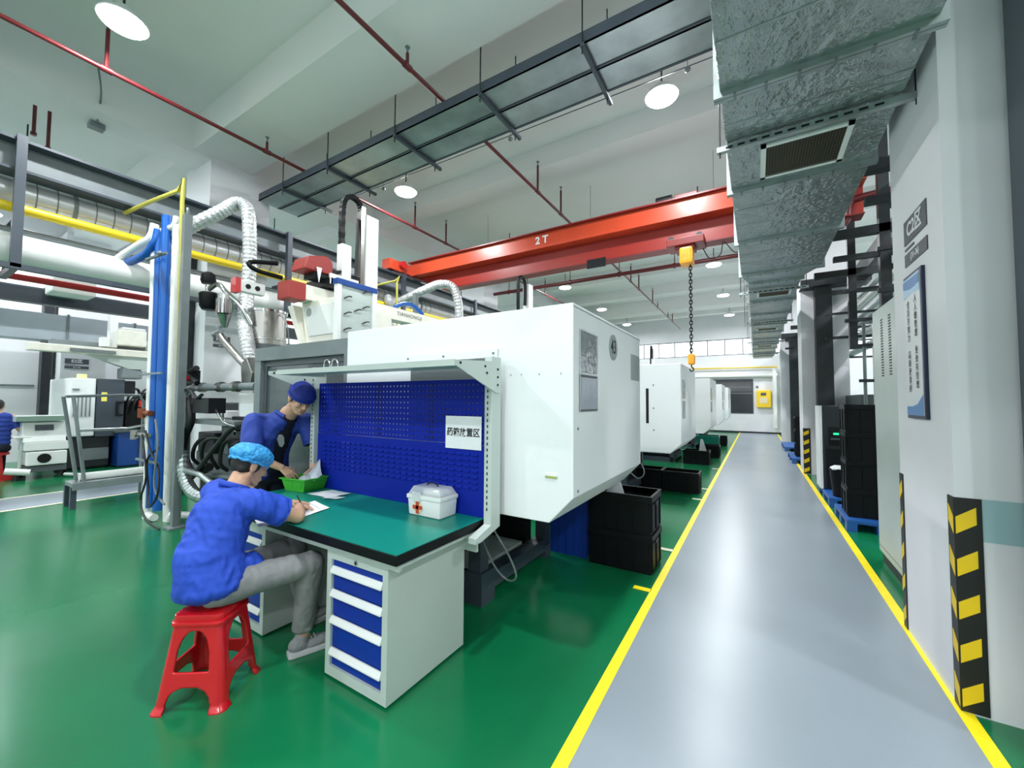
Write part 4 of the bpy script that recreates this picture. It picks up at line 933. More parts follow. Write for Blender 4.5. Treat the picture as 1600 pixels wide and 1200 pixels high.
m2 = simple_machine(6.3, 'second white machine from the viewer along the walkway')
for Y, lab in ((10.7, 'third white machine from the viewer along the walkway'), (14.6, 'fourth white machine from the viewer along the walkway'), (18.0, 'farthest white machine near the far wall')):
    dup(m2, (-3.5, Y, 0), lab)
# second robot hose, gas pipe
solo('flexible_hose', MB().tube([(-7.2, 6.3, 3.9), (-6.9, 6.2, 3.7), (-6.2, 6.4, 3.95), (-5.9, 6.6, 4.1), (-5.7, 6.8, 4.05), (-5.62, 6.9, 3.7), (-5.62, 6.95, 3.2), (-5.62, 7.0, 2.68)], .09, n=14, rf=lambda i, n: 1+.08*(i % 2), smooth=12), 'foil_white', 'silver flexible hose seen above the white cover of machine 43', 'hose')
solo('gas_pipe', MB().tube([(-7.25, 5.2, 3.75), (-6.3, 5.7, 4.0), (-6.28, 5.72, 3.95), (-6.28, 5.75, 2.2), (-6.28, 5.75, .0)], .022, n=8, smooth=2), 'gas_olive', 'thin brass coloured pipe dropping behind the white cover', 'pipe')
solo('support_post', MB().box(-6.0, -5.92, 5.9, 5.98, 0, 3.75), 'steel_grey', 'thin grey steel post behind the white cover of machine 43', 'post')
solo('hose_coil', MB().tube([(-4.12, 3.72, 2.79), (-4.12, 3.85, 2.86), (-4.12, 4.02, 2.89), (-4.12, 4.16, 2.84), (-4.12, 4.25, 2.79)], .028, n=8), 'pipe_blue', 'blue coiled hose resting behind the lettered robot beam', 'hose', smooth=True)
# ================================================================== CRATES
def make_crate(w_, d, h, mm, label, group, cat='crate'):
    t = thing('storage_crate', label, cat, (0, 0, 0), group)
    a = MB(); e = .012; b = .03
    x, y = w_/2, d/2
    a.box(-x+e, x-e, -y+e, y-e, 0, .015)
    for (x0, x1, y0, y1) in ((-x+e, x-e, -y+e, -y+2*e), (-x+e, x-e, y-2*e, y-e), (-x+e, -x+2*e, -y+2*e, y-2*e), (x-2*e, x-e, -y+2*e, y-2*e)): a.box(x0, x1, y0, y1, .015, h-.004)
    part('tub', a, mm, t)
    r = MB()
    for z0, z1 in ((h-.06, h),):
        r.box(-x, x, -y, -y+2*e, z0, z1).box(-x, x, y-2*e, y, z0, z1).box(-x, -x+2*e, -y+2*e, y-2*e, z0, z1).box(x-2*e, x, -y+2*e, y-2*e, z0, z1)
    part('rim', r, mm, t, bevel=.004)
    for i in range(5):
        xx = -x+.03+(w_-.07)*i/4
        part('rib', MB().box(xx-.006, xx+.006, -y+.002, -y+e, .02, h-.06), mm, t); part('rib', MB().box(xx-.006, xx+.006, y-e, y-.002, .02, h-.06), mm, t)
    for i in range(3):
        yy = -y+.04+(d-.08)*i/2
        part('rib', MB().box(x-e, x-.002, yy-.006, yy+.006, .02, h-.06), mm, t); part('rib', MB().box(-x+.002, -x+e, yy-.006, yy+.006, .02, h-.06), mm, t)
    part('handle_recess', MB().box(x-.004, x+.002, -.06, .06, h-.10, h-.07), 'dark_steel', t)
    return t
GC = 'black crates standing under the machine ends'
cr = make_crate(.60, .42, .345, 'black_plastic', 'lower of two stacked black crates nearest by the yellow line', GC)
cr.location = (-1.11, 3.95, 0); W[cr.name] = (-1.11, 3.95, 0)
def crate(x, y, z, lab, g=GC): return dup(cr, (x, y, z), lab, group=g)
crate(-1.11, 3.95, .347, 'upper of two stacked black crates, holding a white paper')
crate(-1.14, 7.62, 0, 'single black crate under the second white machine')
crate(-1.30, 11.1, 0, 'black crate with a white sheet under the third white machine')
crate(-1.18, 12.6, 0, 'black crate behind the third white machine, next to the green one')
crate(-1.2, 16.2, 0, 'farthest black crate under the fourth white machine')
crate(-1.75, 7.65, 0, 'black crate half hidden behind the single crate under the second machine')
o = make_crate(.6, .5, .55, 'mat_green', 'dark green plastic bin beyond the third white machine', 'bins'); o.location = (-1.25, 13.4, 0); W[o.name] = (-1.25, 13.4, 0); o['category'] = 'bin'; del o['group']
o = make_crate(.42, .5, .60, 'bin_blue', 'tall ribbed blue bin half hidden behind the stacked black crates', 'bins'); o.location = (-1.65, 4.05, 0); W[o.name] = (-1.65, 4.05, 0); o['category'] = 'bin'; del o['group']
solo('paper_sheet', MB().prism([(-1.33, .60), (-1.12, .60), (-1.17, .76), (-1.24, .78)], 1, 4.0, 4.006), 'paper', 'white sheet sticking up out of the upper black crate', 'paper')
solo('paper_sheet', MB().prism([(-1.25, .30), (-1.07, .30), (-1.16, .62), (-1.21, .62)], 1, 11.1, 11.106), 'paper', 'white sheet standing in the crate under the third machine', 'paper')
# right side: pallets and stacks
def pallet(x, y, lab, w_=.62, d=1.1):
    t = thing('pallet', lab, 'pallet', (x, y, 0), 'blue plastic pallets along the right side')
    part('deck', MB().box(x-w_/2, x+w_/2, y-d/2, y+d/2, .10, .14), 'pallet_blue', t, bevel=.004)
    for dx in (-w_/2+.05, 0, w_/2-.05):
        for dy in (-d/2+.06, 0, d/2-.06): part('foot', MB().box(x+dx-.05, x+dx+.05, y+dy-.06, y+dy+.06, 0, .10), 'pallet_blue', t)
pallet(1.24, 6.75, 'blue plastic pallet under the tall stack of black crates', .66, .9)
for k, lab in enumerate(('bottom', 'second from bottom', 'third from bottom', 'top')):
    o = crate(1.24, 6.66, .142+k*.347, '%s crate of the black stack on the blue pallet beside the grey cabinet' % lab, 'black crates stacked on the right pallet')
pallet(1.2, 8.2, 'blue plastic pallet beneath the waste bin and black terminal', .6, 1.2)
t = thing('control_terminal', 'tall black control terminal with green lit display behind the crate stack', 'terminal', (1.15, 8.55, .142))
part('housing', MB().box(.92, 1.5, 8.3, 8.8, .142, 1.5), 'dark_steel', t, bevel=.02)
part('side_cover', MB().box(.88, .92, 8.3, 8.8, .142, 1.5), 'white_paint', t, bevel=.008)
part('display_panel', MB().box(1.0, 1.5, 8.29, 8.3, .85, 1.15), 'black_metal', t)
part('ledge', MB().box(1.02, 1.5, 8.24, 8.3, .95, .98), 'machine_grey', t)
for x in (1.06, 1.17): part('green_light', MB().box(x, x+.07, 8.284, 8.29, 1.03, 1.06), 'led_green', t)
part('lower_door', MB().box(.96, 1.46, 8.29, 8.3, .17, .8), 'black_metal', t)
t = thing('waste_bin', 'small black bin lined with a white bag in front of the terminal', 'bin', (1.1, 7.75, .142))
part('bin_body', MB().lathe([(.13, 0), (.17, .42), (.165, .42), (.125, .02)], (1.1, 7.78, .142), 20), 'black_plastic', t, smooth=True)
part('bag_liner', crumple((1.1, 7.78, .56), .165, .165, .04, 9), 'paper', t, smooth=True)
# electric cabinet behind nearest column
t = thing('electric_cabinet', 'tall pale grey electric cabinet with vent slots behind the nearest column', 'cabinet', (1.3, 4.75, 0))
part('housing', MB().box(1.02, 1.6, 3.95, 5.35, .10, 2.46), 'offgrey_paint', t, bevel=.008)
part('plinth', MB().box(1.04, 1.58, 3.97, 5.33, 0, .10), 'dark_steel', t)
part('door_seam', MB().box(1.017, 1.02, 3.95, 5.35, .16, .166), 'steel_grey', t)
m = MB()
for k, yy in enumerate((4.45, 4.72, 4.98)):
    for i in range(22): part('vent_slot', MB().box(1.016, 1.021, yy, yy+.06, 1.80+i*.025, 1.812+i*.025), 'black_metal', t)
# further right bits
pallet(1.1, 13.2, 'far blue pallet past the second right column, with crates', .7, 1.6)
GS = 'distant black crates past the second right column'
for k in range(3): crate(1.15, 13.0, .142+k*.347, '%s of three black crates on the far right pallet' % ('bottom', 'middle', 'top')[k], GS)
solo('equipment_cabinet', MB().box(1.15, 1.55, 13.6, 14.2, .142, 1.75), 'black_metal', 'distant black cabinet standing behind the far crate stack', 'cabinet', bevel=.02)
pallet(1.05, 16.4, 'farthest blue pallet on the right of the walkway', .6, 2.0)
# far wall items
t = thing('wall_box', 'yellow wall mounted control box on the far wall', 'box', (.33, 23.4, 1.29))
part('housing', MB().box(.02, .62, 23.3, 23.5, 1.29, 2.14), 'box_yellow', t, bevel=.03)
part('screen', MB().box(.2, .42, 23.29, 23.3, 1.88, 2.02), 'sign_slate', t)
part('panel', MB().box(.14, .48, 23.29, 23.3, 1.5, 1.78), 'badge_tan', t)
t = thing('wall_pipes', 'white and yellow pipes running along the far wall', 'pipes', (-3, 23.3, 2.8))
part('pipe', MB().cyl((-7, 23.35, 2.88), (.9, 23.35, 2.88), .09, n=12), 'pvc_white', t, smooth=True)
part('pipe', MB().cyl((-7, 23.35, 3.35), (.9, 23.35, 3.28), .035, n=8), 'gas_yellow', t, smooth=True)
for x in (.78, 1.1): part('drop_pipe', MB().cyl((x, 23.3, .3), (x, 23.3, 3.2), .09, n=12), 'pvc_white', t, smooth=True)
solo('wall_speaker', MB().ell((.05, 23.44, 2.32), (.06, .05, .06)), 'steel_grey', 'small grey dome on the far wall above the yellow box', 'sensor', smooth=True)
# ---- poster on the nearest column
t = thing('wall_poster', 'tall narrow framed poster with Chinese slogan on the nearest column', 'poster', (.85, 3.42, 1.46))
part('frame', MB().box(.842, .86, 3.245, 3.575, 1.455, 2.365), 'frame_navy', t, bevel=.003)
part('panel', MB().box(.838, .843, 3.265, 3.555, 1.475, 2.345), 'poster_white', t)
def wave(z0, z1, amp, top, mm, xx=.8365, name='wave_band'):
    pts = [(3.265+.29*i/12, z0+amp*math.sin(i/12*PI*.9+(.3 if top else 2.6))) for i in range(13)]
    m = MB()
    for a, b in zip(pts, pts[1:]): m.add([(xx, a[0], a[1]), (xx, b[0], b[1]), (xx, b[0], z1), (xx, a[0], z1)], [(0, 1, 2, 3)])
    n = len(m.v); m.v += [(xx+.0008, y, z) for x, y, z in m.v]; m.f += [tuple(i+n for i in reversed(f)) for f in m.f]
    part(name, m, mm, t)
wave(2.22, 2.345, .015, True, 'poster_light'); wave(2.285, 2.33, -.02, True, 'poster_blue', .8355)
pts = [(3.265, 1.475), (3.555, 1.475)]+[(3.555-.29*i/10, 1.52+.055*(1-i/10)**2) for i in range(11)]
pts = [(y if True else 0, z) for y, z in pts]
part('wave_band', MB().prism([(3.265, 1.475), (3.555, 1.475), (3.555, 1.53), (3.45, 1.53), (3.36, 1.545), (3.265, 1.60)], 0, .8365, .8382), 'poster_blue', t)
for col_, y in (('人人做管理·处处有管理', 3.345), ('全员齐努力·品质更美好', 3.475)):
    for i, ch in enumerate(col_):
        if ch == '·': continue
        part('character', text_mb(ch, .052, (.8362, y, 2.19-i*.053-(.02 if y > 3.4 else 0)), (0, -1, 0), ZP, .0003), 'ink', t)
# ================================================================== E2 AREA (far left)
t = thing('injection_machine', 'distant white and navy moulding machine by the E2 column', 'machine', (-13.2, 3.2, 0))
part('cover', MB().box(-14.1, -12.4, 2.36, 2.76, .72, 1.98), 'machine_white', t, bevel=.03)
part('navy_door', MB().box(-14.0, -12.38, 2.77, 3.22, .70, 1.98), 'slate_steel', t, bevel=.01)
part('door_handle', MB().box(-12.38, -12.33, 3.08, 3.12, 1.15, 1.48).box(-12.38, -12.33, 3.12, 3.2, 1.44, 1.48).box(-12.38, -12.33, 3.12, 3.2, 1.15, 1.19), 'black_metal', t)
part('warning_label', MB().box(-12.38, -12.37, 2.84, 2.93, 1.48, 1.68), 'warning_yellow', t)
part('beacon', MB().box(-12.9, -12.75, 2.55, 2.68, 1.98, 2.08), 'lamp_yellow_green', t)
for i in range(5): part('vent_bar', MB().box(-12.4, -12.38, 2.42+i*.06, 2.44+i*.06, 1.15, 1.6), 'steel_grey', t)
part('handle', MB().box(-12.4, -12.37, 2.4, 2.5, 1.72, 1.75), 'steel_grey', t)
part('base', MB().box(-14.0, -12.5, 2.3, 3.03, .05, .70).box(-14.0, -13.3, 3.03, 4.6, .05, .70), 'dark_steel', t, bevel=.01)
part('base_panel', MB().box(-12.5, -12.47, 2.6, 3.02, .2, .45), 'steel_grey', t)
part('injection_unit', MB().box(-13.6, -12.6, 3.3, 4.6, .72, 1.5), 'black_metal', t, bevel=.03)
part('end_cover', MB().box(-12.55, -12.0, 3.62, 4.5, .85, 1.72), 'cream_white', t, bevel=.03)
part('cover_lettering', text_mb('H8Z', .1, (-11.998, 3.82, 1.6), YP, ZP, .001), 'print_grey', t)
part('slot', MB().box(-12.0, -11.995, 3.76, 3.86, 1.3, 1.32), 'black_metal', t)
for i in range(9):
    y = 3.28+.1*(i % 5); z = 1.5+.09*(i % 3)
    part('hose', MB().tube([(-12.5, y, z-.3), (-12.4, y+.05, z), (-12.5, y+.2, z+.08), (-12.6, y+.3, z-.2)], .025, n=6), 'black_rubber', t)
part('motor', MB().cyl((-12.5, 3.3, 1.62), (-12.5, 3.3, 1.95), .13, n=14), 'black_metal', t, smooth=True)
part('fan_head', MB().box(-12.7, -12.3, 3.15, 3.5, 2.0, 2.25), 'steel_grey', t, bevel=.03)
part('red_light', MB().box(-12.2, -12.15, 3.42, 3.47, 1.35, 1.5), 'bright_red', t)
t = thing('material_hopper', 'distant steel hopper above the navy and white machine', 'hopper', (-12.6, 4.0, 1.7))
part('drum', MB().lathe([(.1, 1.65), (.34, 2.05), (.42, 2.35), (.42, 2.75), (.1, 2.78)], (-12.6, 4.1, 0), 28), 'stainless', t, smooth=True)
t = thing('takeout_robot', 'distant cream robot arm reaching left above the E2 machine', 'robot', (-12.4, 3, 2.4))
part('beam', MB().box(-12.5, -12.25, 1.74, 4.2, 2.50, 2.66), 'cream_white', t, bevel=.02)
part('beam_track', MB().box(-12.24, -12.2, 2.3, 3.0, 2.53, 2.6), 'steel_grey', t)
part('lower_beam', MB().prism([(2.55, 2.5), (3.8, 2.5), (3.8, 2.15), (3.3, 2.2)], 0, -12.5, -12.3), 'offgrey_paint', t, bevel=.01)
part('second_beam', MB().box(-12.9, -12.6, 2.1, 4.2, 2.66, 2.80), 'steel_grey', t, bevel=.02)
part('head_box', MB().box(-12.9, -12.3, 3.05, 3.55, 2.76, 3.12), 'cream_white', t, bevel=.03)
part('head_cap', MB().box(-12.88, -12.32, 3.12, 3.53, 3.12, 3.18), 'lamp_body', t, bevel=.02)
part('mast', MB().box(-12.6, -12.4, 2.93, 3.07, 2.7, 3.5), 'white_paint', t, bevel=.02)
part('small_box', MB().box(-12.5, -12.3, 2.78, 2.92, 2.7, 2.9), 'white_paint', t, bevel=.02)
part('small_box', MB().box(-12.5, -12.3, 3.58, 3.85, 2.68, 2.9), 'white_paint', t, bevel=.02)
t = thing('access_platform', 'grey steel step platform with handrail standing by the left aisle', 'platform', (-8.3, 2.5, 0))
part('deck', MB().box(-8.5, -8.15, 1.62, 2.88, .30, .36), 'galvanised', t, bevel=.006)
part('deck_edge', MB().box(-8.14, -8.12, 1.62, 2.88, .26, .34), 'steel_grey', t)
for (x, y) in ((-8.48, 1.64), (-8.18, 1.64), (-8.48, 2.8), (-8.18, 2.8)): part('leg', MB().box(x-.03, x+.03, y-.03, y+.03, 0, .3), 'slate_steel', t)
for (x, y0_, y1_) in ((-8.45, 1.55, 1.72), (-8.2, 1.6, 1.75)): part('rail_post', MB().cyl((x, y1_, .36), (x, y0_, 1.57), .022, n=8), 'steel_grey', t)
part('handrail', MB().tube([(-8.3, 1.55, 1.57), (-8.6, 2.2, 1.6), (-8.7, 2.45, 1.6), (-8.7, 2.5, 1.5), (-8.7, 2.5, 0)], .02, n=8, smooth=1), 'steel_grey', t)
part('mid_rail', MB().tube([(-8.4, 1.7, 1.08), (-8.7, 2.3, 1.06), (-8.7, 2.5, 1.1), (-8.7, 2.85, 1.3)], .022, n=8, smooth=1), 'galvanised', t)
solo('white_roll', MB().cyl((-8.32, 1.72, .415), (-8.32, 2.86, .415), .055, n=16), 'pvc_white', 'long white tube lying on the deck of the step platform', 'tube', smooth=True)
t = thing('chiller_unit', 'small white wheeled chiller with grey control panel at the left', 'chiller', (-11.8, 1.95, 0))
Y0 = 1.72
part('lower_body', MB().box(-12.3, -11.7, Y0, Y0+.52, .26, .52), 'white_paint', t, bevel=.02)
part('upper_body', MB().box(-12.3, -11.72, Y0-.03, Y0+.54, .54, .70), 'white_paint', t, bevel=.015)
part('console', MB().prism([(-12.3, .70), (-11.72, .70), (-11.85, 1.08), (-12.3, 1.08)], 1, Y0-.05, Y0+.5), 'white_paint', t, bevel=.015)
part('top_tray', MB().prism([(-12.4, 1.10), (-11.75, 1.10), (-11.65, 1.2), (-12.45, 1.2)], 1, Y0-.15, Y0+.5), 'offgrey_paint', t)
part('display', MB().prism([(-11.79, .92), (-11.783, .92), (-11.82, 1.03), (-11.827, 1.03)], 1, Y0+.1, Y0+.34), 'sign_slate', t)
part('round_vent', MB().cyl((-11.70, Y0+.22, .39), (-11.69, Y0+.22, .39), .09, n=24), 'black_metal', t)
part('pump', MB().cyl((-11.75, Y0-.25, .2), (-11.7, Y0+.05, .14), .06, n=14), 'white_paint', t, smooth=True)
for (x, y) in ((-11.75, Y0-.05), (-11.75, Y0+.5), (-12.25, Y0), (-12.25, Y0+.5)): part('castor', MB().cyl((x-.02, y, .06), (x+.02, y, .06), .06, n=14).box(x-.02, x+.02, y-.02, y+.02, .06, .16), 'black_rubber', t)
part('chassis', MB().box(-12.3, -11.72, Y0, Y0+.52, .14, .24), 'machine_grey', t)
solo('water_hose', MB().tube([(-11.6, 2.2, .06), (-11.2, 2.5, .04), (-10.6, 2.9, .05), (-9.8, 3.3, .06), (-9.2, 3.6, .06)], .03, n=8), 'offgrey_paint', 'pale grey hose lying on the floor beside the chiller', 'hose', smooth=True)
t = thing('tool_cabinet', 'small blue two door cabinet on the floor behind the platform', 'cabinet', (-12.9, 3.5, 0))
part('housing', MB().box(-13.2, -12.2, 3.1, 3.85, .03, .78), 'cabinet_blue', t, bevel=.01)
part('top', MB().box(-13.25, -12.15, 3.05, 3.9, .78, .82), 'machine_grey', t, bevel=.01)
part('door_gap', MB().box(-12.199, -12.195, 3.44, 3.45, .05, .76), 'dark_steel', t)
part('door_knob', MB().box(-12.2, -12.18, 3.40, 3.43, .64, .66), 'white_paint', t)
part('plinth', MB().box(-13.15, -12.25, 3.13, 3.82, 0, .03), 'black_metal', t)
for (x, y) in ((-13.9, 1.5),): 
    solo('red_stand', MB().prism([(1.35, 0), (1.75, 0), (1.72, .12), (1.5, .14), (1.46, .6), (1.36, .6)], 0, -12.2, -12.0), 'bright_red', 'red stand at the feet of the distant worker at left edge', 'stand', bevel=.01)
    t = thing('office_chair', 'white armrest chair partly seen beside the distant worker', 'chair', (-11.9, 1.6, 0))
    part('armrest', MB().box(-12.0, -11.75, 1.56, 1.78, .78, .83), 'white_paint', t, bevel=.02)
    part('arm_post', MB().cyl((-11.87, 1.66, .2), (-11.87, 1.68, .78), .025, n=8), 'offgrey_paint', t)
    part('base', MB().cyl((-11.87, 1.66, .0), (-11.87, 1.66, .2), .09, .04, n=10), 'black_metal', t)
    part('backpack_box', MB().box(-12.05, -11.9, 1.66, 1.8, .88, 1.08), 'offgrey_paint', t, bevel=.02)
#PART3
# ================================================================== PEOPLE
def V(*a): return Vector(a)
def cap(m, p, q, r1, r2=None, n=14, ball=True, squash=None):
    r2 = r1 if r2 is None else r2; p, q = Vector(p), Vector(q)
    m.cyl(p, q, r1, r2, n=n)
    if ball: m.ell(p, (r1,)*3, n=n, m=8); m.ell(q, (r2,)*3, n=n, m=8)
def frame(F, U):
    F = Vector(F).normalized(); U = Vector(U); U = (U-F*U.dot(F)).normalized(); R = F.cross(U)
    return F, U, R
def blob(name, m, mm, parent, vox, sm=4, folds=0, fs=9, seed=0, aniso=(1, 1, 1), label=None, ripple=None):
    o = part(name, m, mm, parent, label=label)
    apply_mods(o, [('REMESH', dict(mode='VOXEL', voxel_size=vox)), ('SMOOTH', dict(factor=.6, iterations=sm))])
    me = o.data
    if not me.materials: me.materials.append(G[mm])
    if folds:
        for v in me.vertices:
            c = Vector((v.co.x*aniso[0], v.co.y*aniso[1], v.co.z*aniso[2]))*fs+Vector((seed, seed*2, 0))
            d = noise.noise(c); d2 = 1-abs(noise.noise(c*1.9+Vector((5, 1, 2))))*2.2
            v.co += v.normal*folds*(d*.8+d2*.55)
    me.update()
    return o
def hand(m, Wp, D, N, side, curls, spread=.16, s=1.0, thumb=.6):
    """Wp wrist, D towards fingers, N back-of-hand normal, side +1/-1 puts the thumb on that side"""
    D, N, S = frame(D, N); S = S*side            # S points to the thumb side
    Wp = Vector(Wp)
    roots = []
    for i, (off, ln) in enumerate(((.030, .084), (.010, .088), (-.010, .083), (-.028, .074))):
        a = Wp+D*.012*s+S*off*.55*s; b = Wp+D*ln*s+S*off*s+N*.004
        cap(m, a, b, .0125*s, .0108*s, n=10); roots.append(b)
    m.ell(Wp+D*.045*s, (.035*s,)*3, rot=None, n=12, m=8) if False else None
    lens = ((.040, .024, .020), (.045, .028, .021), (.041, .026, .020), (.032, .019, .017))
    for i, (b, ls) in enumerate(zip(roots, lens)):
        ang = 0; d0 = (D+S*spread*(1.2-i*.8)).normalized(); p = b
        for k, l in enumerate(ls):
            ang += curls[i]*(1.0, 1.15, .8)[k]
            d = (d0*math.cos(ang)-N*math.sin(ang)).normalized(); q = p+d*l*s
            cap(m, p, q, (.0092, .0082, .0074)[k]*s, (.0084, .0075, .0062)[k]*s, n=9); p = q
    p = Wp+D*.022*s+S*.022*s; d = (D*.65+S*.75-N*.30).normalized()
    for k, l in enumerate((.040, .032, .025)):
        q = p+d*l*s; cap(m, p, q, (.0135, .0105, .009)[k]*s, (.011, .0092, .0072)[k]*s, n=9)
        d = (d+D*.35*thumb-N*.55*thumb-S*.35*thumb).normalized(); p = q
def head(m, c, F, U, s=1.0):
    F, U, R = frame(F, U); c = Vector(c); rot = Matrix((R, F, U)).transposed()
    P = lambda r, f, u: c+(R*r+F*f+U*u)*s
    m.ell(P(0, -.012, .018), (.076*s, .096*s, .098*s), rot, 20, 14)
    m.ell(P(0, .022, -.045), (.060*s, .064*s, .072*s), rot, 18, 12)
    m.ell(P(0, .062, -.094), (.028*s, .024*s, .022*s), rot, 12, 8)
    for k in (-1, 1):
        cap(m, P(k*.052, -.005, -.055), P(k*.022, .058, -.094), .022*s, .018*s, n=10)
        m.ell(P(k*.034, .062, -.025), (.026*s, .022*s, .024*s), rot, 12, 8)
        m.ell(P(k*.078, -.010, -.012), (.010*s, .020*s, .034*s), rot, 12, 8)
        m.ell(P(k*.084, -.016, .002), (.006*s, .020*s, .024*s), rot, 10, 8)
        cap(m, P(k*.046, .066, .030), P(k*.014, .084, .026), .010*s, n=8)
        m.ell(P(k*.032, .074, .004), (.016*s, .012*s, .009*s), rot, 12, 8)
        m.ell(P(k*.011, .098, -.036), (.010*s, .010*s, .008*s), rot, 8, 6)
    cap(m, P(0, .082, .014), P(0, .106, -.030), .0085*s, .0115*s, n=10)
    cap(m, P(-.018, .082, -.064), P(.018, .082, -.064), .0085*s, n=8)
    cap(m, P(-.014, .080, -.074), P(.014, .080, -.074), .0085*s, n=8)
    return P, rot, (R, F, U)
def face_bits(t, P, rot, s=1.0):
    for k in (-1, 1):
        e = part('eye', MB().ell(P(k*.032, .0755, .003), (.0125*s, .0115*s, .0085*s), rot, 12, 8), 'eye_white', t, smooth=True)
        part('iris', MB().ell(P(k*.032, .0855, -.001), (.006*s, .003*s, .006*s), rot, 10, 6), 'iris', e, smooth=True)
        part('eyelash', MB().tube([P(k*.017, .084, .006), P(k*.031, .0885, .0095), P(k*.047, .080, .006)], .0016, n=5), 'hair', e)
        m = MB(); m.tube([P(k*.014, .094, .032), P(k*.030, .092, .037), P(k*.050, .076, .033)], .0035, n=6); part('eyebrow', m, 'hair', t)
    part('lips', MB().tube([P(-.021, .0855, -.069), P(-.010, .0915, -.067), P(0, .0915, -.068), P(.010, .0915, -.067), P(.021, .0855, -.069)], .0042, n=7), 'lips', t, smooth=True)

# ---- seated worker -------------------------------------------------
t = thing('person', 'seated worker in bright blue shirt, light blue bouffant cap and grey trousers, writing', 'person', (-2.53, 1.05, 0))
pel = V(-2.54, 1.06, .55); lum = V(-2.56, 1.05, .70); che = V(-2.60, 1.12, .90); nb = V(-2.63, 1.195, 1.035)
hc = V(-2.665, 1.285, 1.143)
shR, elR, wrR = V(-2.425, 1.185, .965), V(-2.385, 1.425, .842), V(-2.575, 1.545, .845)
shL, elL, wrL = V(-2.83, 1.18, .98), V(-2.97, 1.42, .845), V(-2.80, 1.58, .835)
hipR, knR, anR = V(-2.45, 1.09, .54), V(-2.315, 1.475, .56), V(-2.40, 1.49, .10)
hipL, knL, anL = V(-2.65, 1.10, .54), V(-2.64, 1.56, .56), V(-2.66, 1.66, .10)
HF, HU = V(.06, .90, -.40), V(0, .4, .9)
b = MB()
P, rot, ax = head(b, hc, HF, HU)
cap(b, nb+V(0, -.01, -.02), hc+V(0, -.035, -.03), .058, .054, n=16)
for p, q, r1, r2 in ((lum, che, .10, .11), (pel, lum, .11, .10), (che, nb, .10, .06), (shR, che, .055, .08), (shL, che, .055, .08),
                     (shR, elR, .050, .040), (elR, wrR, .041, .027), (shL, elL, .050, .040), (elL, wrL, .041, .027),
                     (hipR, knR, .068, .050), (knR, anR, .05, .036), (hipL, knL, .068, .05), (knL, anL, .05, .036)): cap(b, p, q, r1, r2)
b.ell(wrR+(elR-wrR)*.66, (.043, .043, .04)); 
hand(b, wrR, (-.55, .75, -.28), (-.25, .1, 1), 1, (.55, .6, .7, .75), s=.95)
hand(b, wrL, (.25, .95, -.12), (0, 0, 1), 1, (.15, .15, .18, .2), s=.95)
body = blob('body', b, 'skin', t, .0050, 3)
face_bits(t, P, rot)
# hair below the cap
m = MB()
m.ell(P(0, -.020, .012), (.080, .092, .092), rot, 20, 14)
cap(m, P(-.045, -.055, -.03), P(.045, -.055, -.03), .030, n=12)
for k in (-1, 1): cap(m, P(k*.068, .022, .01), P(k*.072, .014, -.012), .010, .008, n=8)
hair = blob('hair', m, 'hair', t, .006, 2)
# bouffant cap
m = MB(); m.ell(P(0, -.016, .058), (.104, .124, .070), rot, 24, 14)
cap_ = blob('bouffant_cap', m, 'bouffant_blue', t, .006, 2, folds=.0075, fs=26, seed=3, label='light blue crinkled disposable cap')
R_, F_, U_ = ax
pts = []
for i in range(41):
    a = 2*PI*i/40; pts.append(P(.087*math.cos(a), -.016+.108*math.sin(a), .018+.004*math.sin(a*12)))
part('elastic_band', MB().tube(pts, .0085, n=8, smooth=1, rf=lambda i, n: 1+.25*(i % 2)), 'bouffant_blue', cap_, smooth=True)
# shirt
m = MB()
def ellseg(m, p, q, ra, rb, X, n=8):
    for i in range(n+1):
        u = i/n; c = p.lerp(q, u); a = [ra[k]*(1-u)+rb[k]*u for k in range(3)]
        m.ell(c, a, X, 18, 10)
def fr(y): 
    y = Vector(y).normalized(); x = V(1, .05, 0); x = (x-y*x.dot(y)).normalized(); z = x.cross(y); return Matrix((x, -z, y)).transposed()
ellseg(m, pel+V(0, -.012, -.005), lum+V(0, -.01, 0), (.205, .165, .075), (.182, .150, .09), fr(lum-pel), 4)
ellseg(m, lum+V(0, -.01, 0), che, (.178, .146, .09), (.195, .136, .09), fr(che-lum), 5)
ellseg(m, che, nb+V(0, -.025, -.055), (.195, .134, .08), (.125, .088, .055), fr(nb-che), 4)
cap(m, che+V(.06, .02, .06), shR+V(0, 0, -.005), .09, .074); cap(m, che+V(-.06, .02, .06), shL+V(0, 0, -.005), .09, .074)
for s_, e_ in ((shR, elR), (shL, elL)):
    q = s_.lerp(e_, .64); m.cyl(s_, q, .074, .082, n=18)
    m.ell(s_, (.076,)*3)
m.ell(V(-2.45, 1.20, .62), (.05, .06, .07))
shirt = blob('shirt', m, 'shirt_blue', t, .0105, 6, folds=.015, fs=6.0, seed=1, aniso=(1.0, 2.6, 1.1), label='bright blue short sleeved work shirt')
# collar
m = MB(); C0 = nb+V(0, -.012, .004)
pts = []
for i in range(25):
    a = -PI*.5+2*PI*i/24; pts.append(C0+V(.067*math.cos(a), .062*math.sin(a), .0+.028*(-math.sin(a))))
part('collar', MB().tube(pts, .017, n=8, smooth=1), 'shirt_blue', shirt, smooth=True)
# sleeve hems
for s_, e_ in ((shR, elR), (shL, elL)):
    q = s_.lerp(e_, .60); d = (e_-s_).normalized()
    part('sleeve_hem', MB().cyl(q, q+d*.018, .082, .083, n=24), 'shirt_blue', shirt, smooth=True)
part('shirt_tail', MB().sheet(lambda u, v: tuple(V(-2.43-.02*u, 1.16+.10*v+.02*u, .64-.12*u+.015*math.sin(v*5))), 6, 6), 'shirt_blue', shirt, smooth=True)
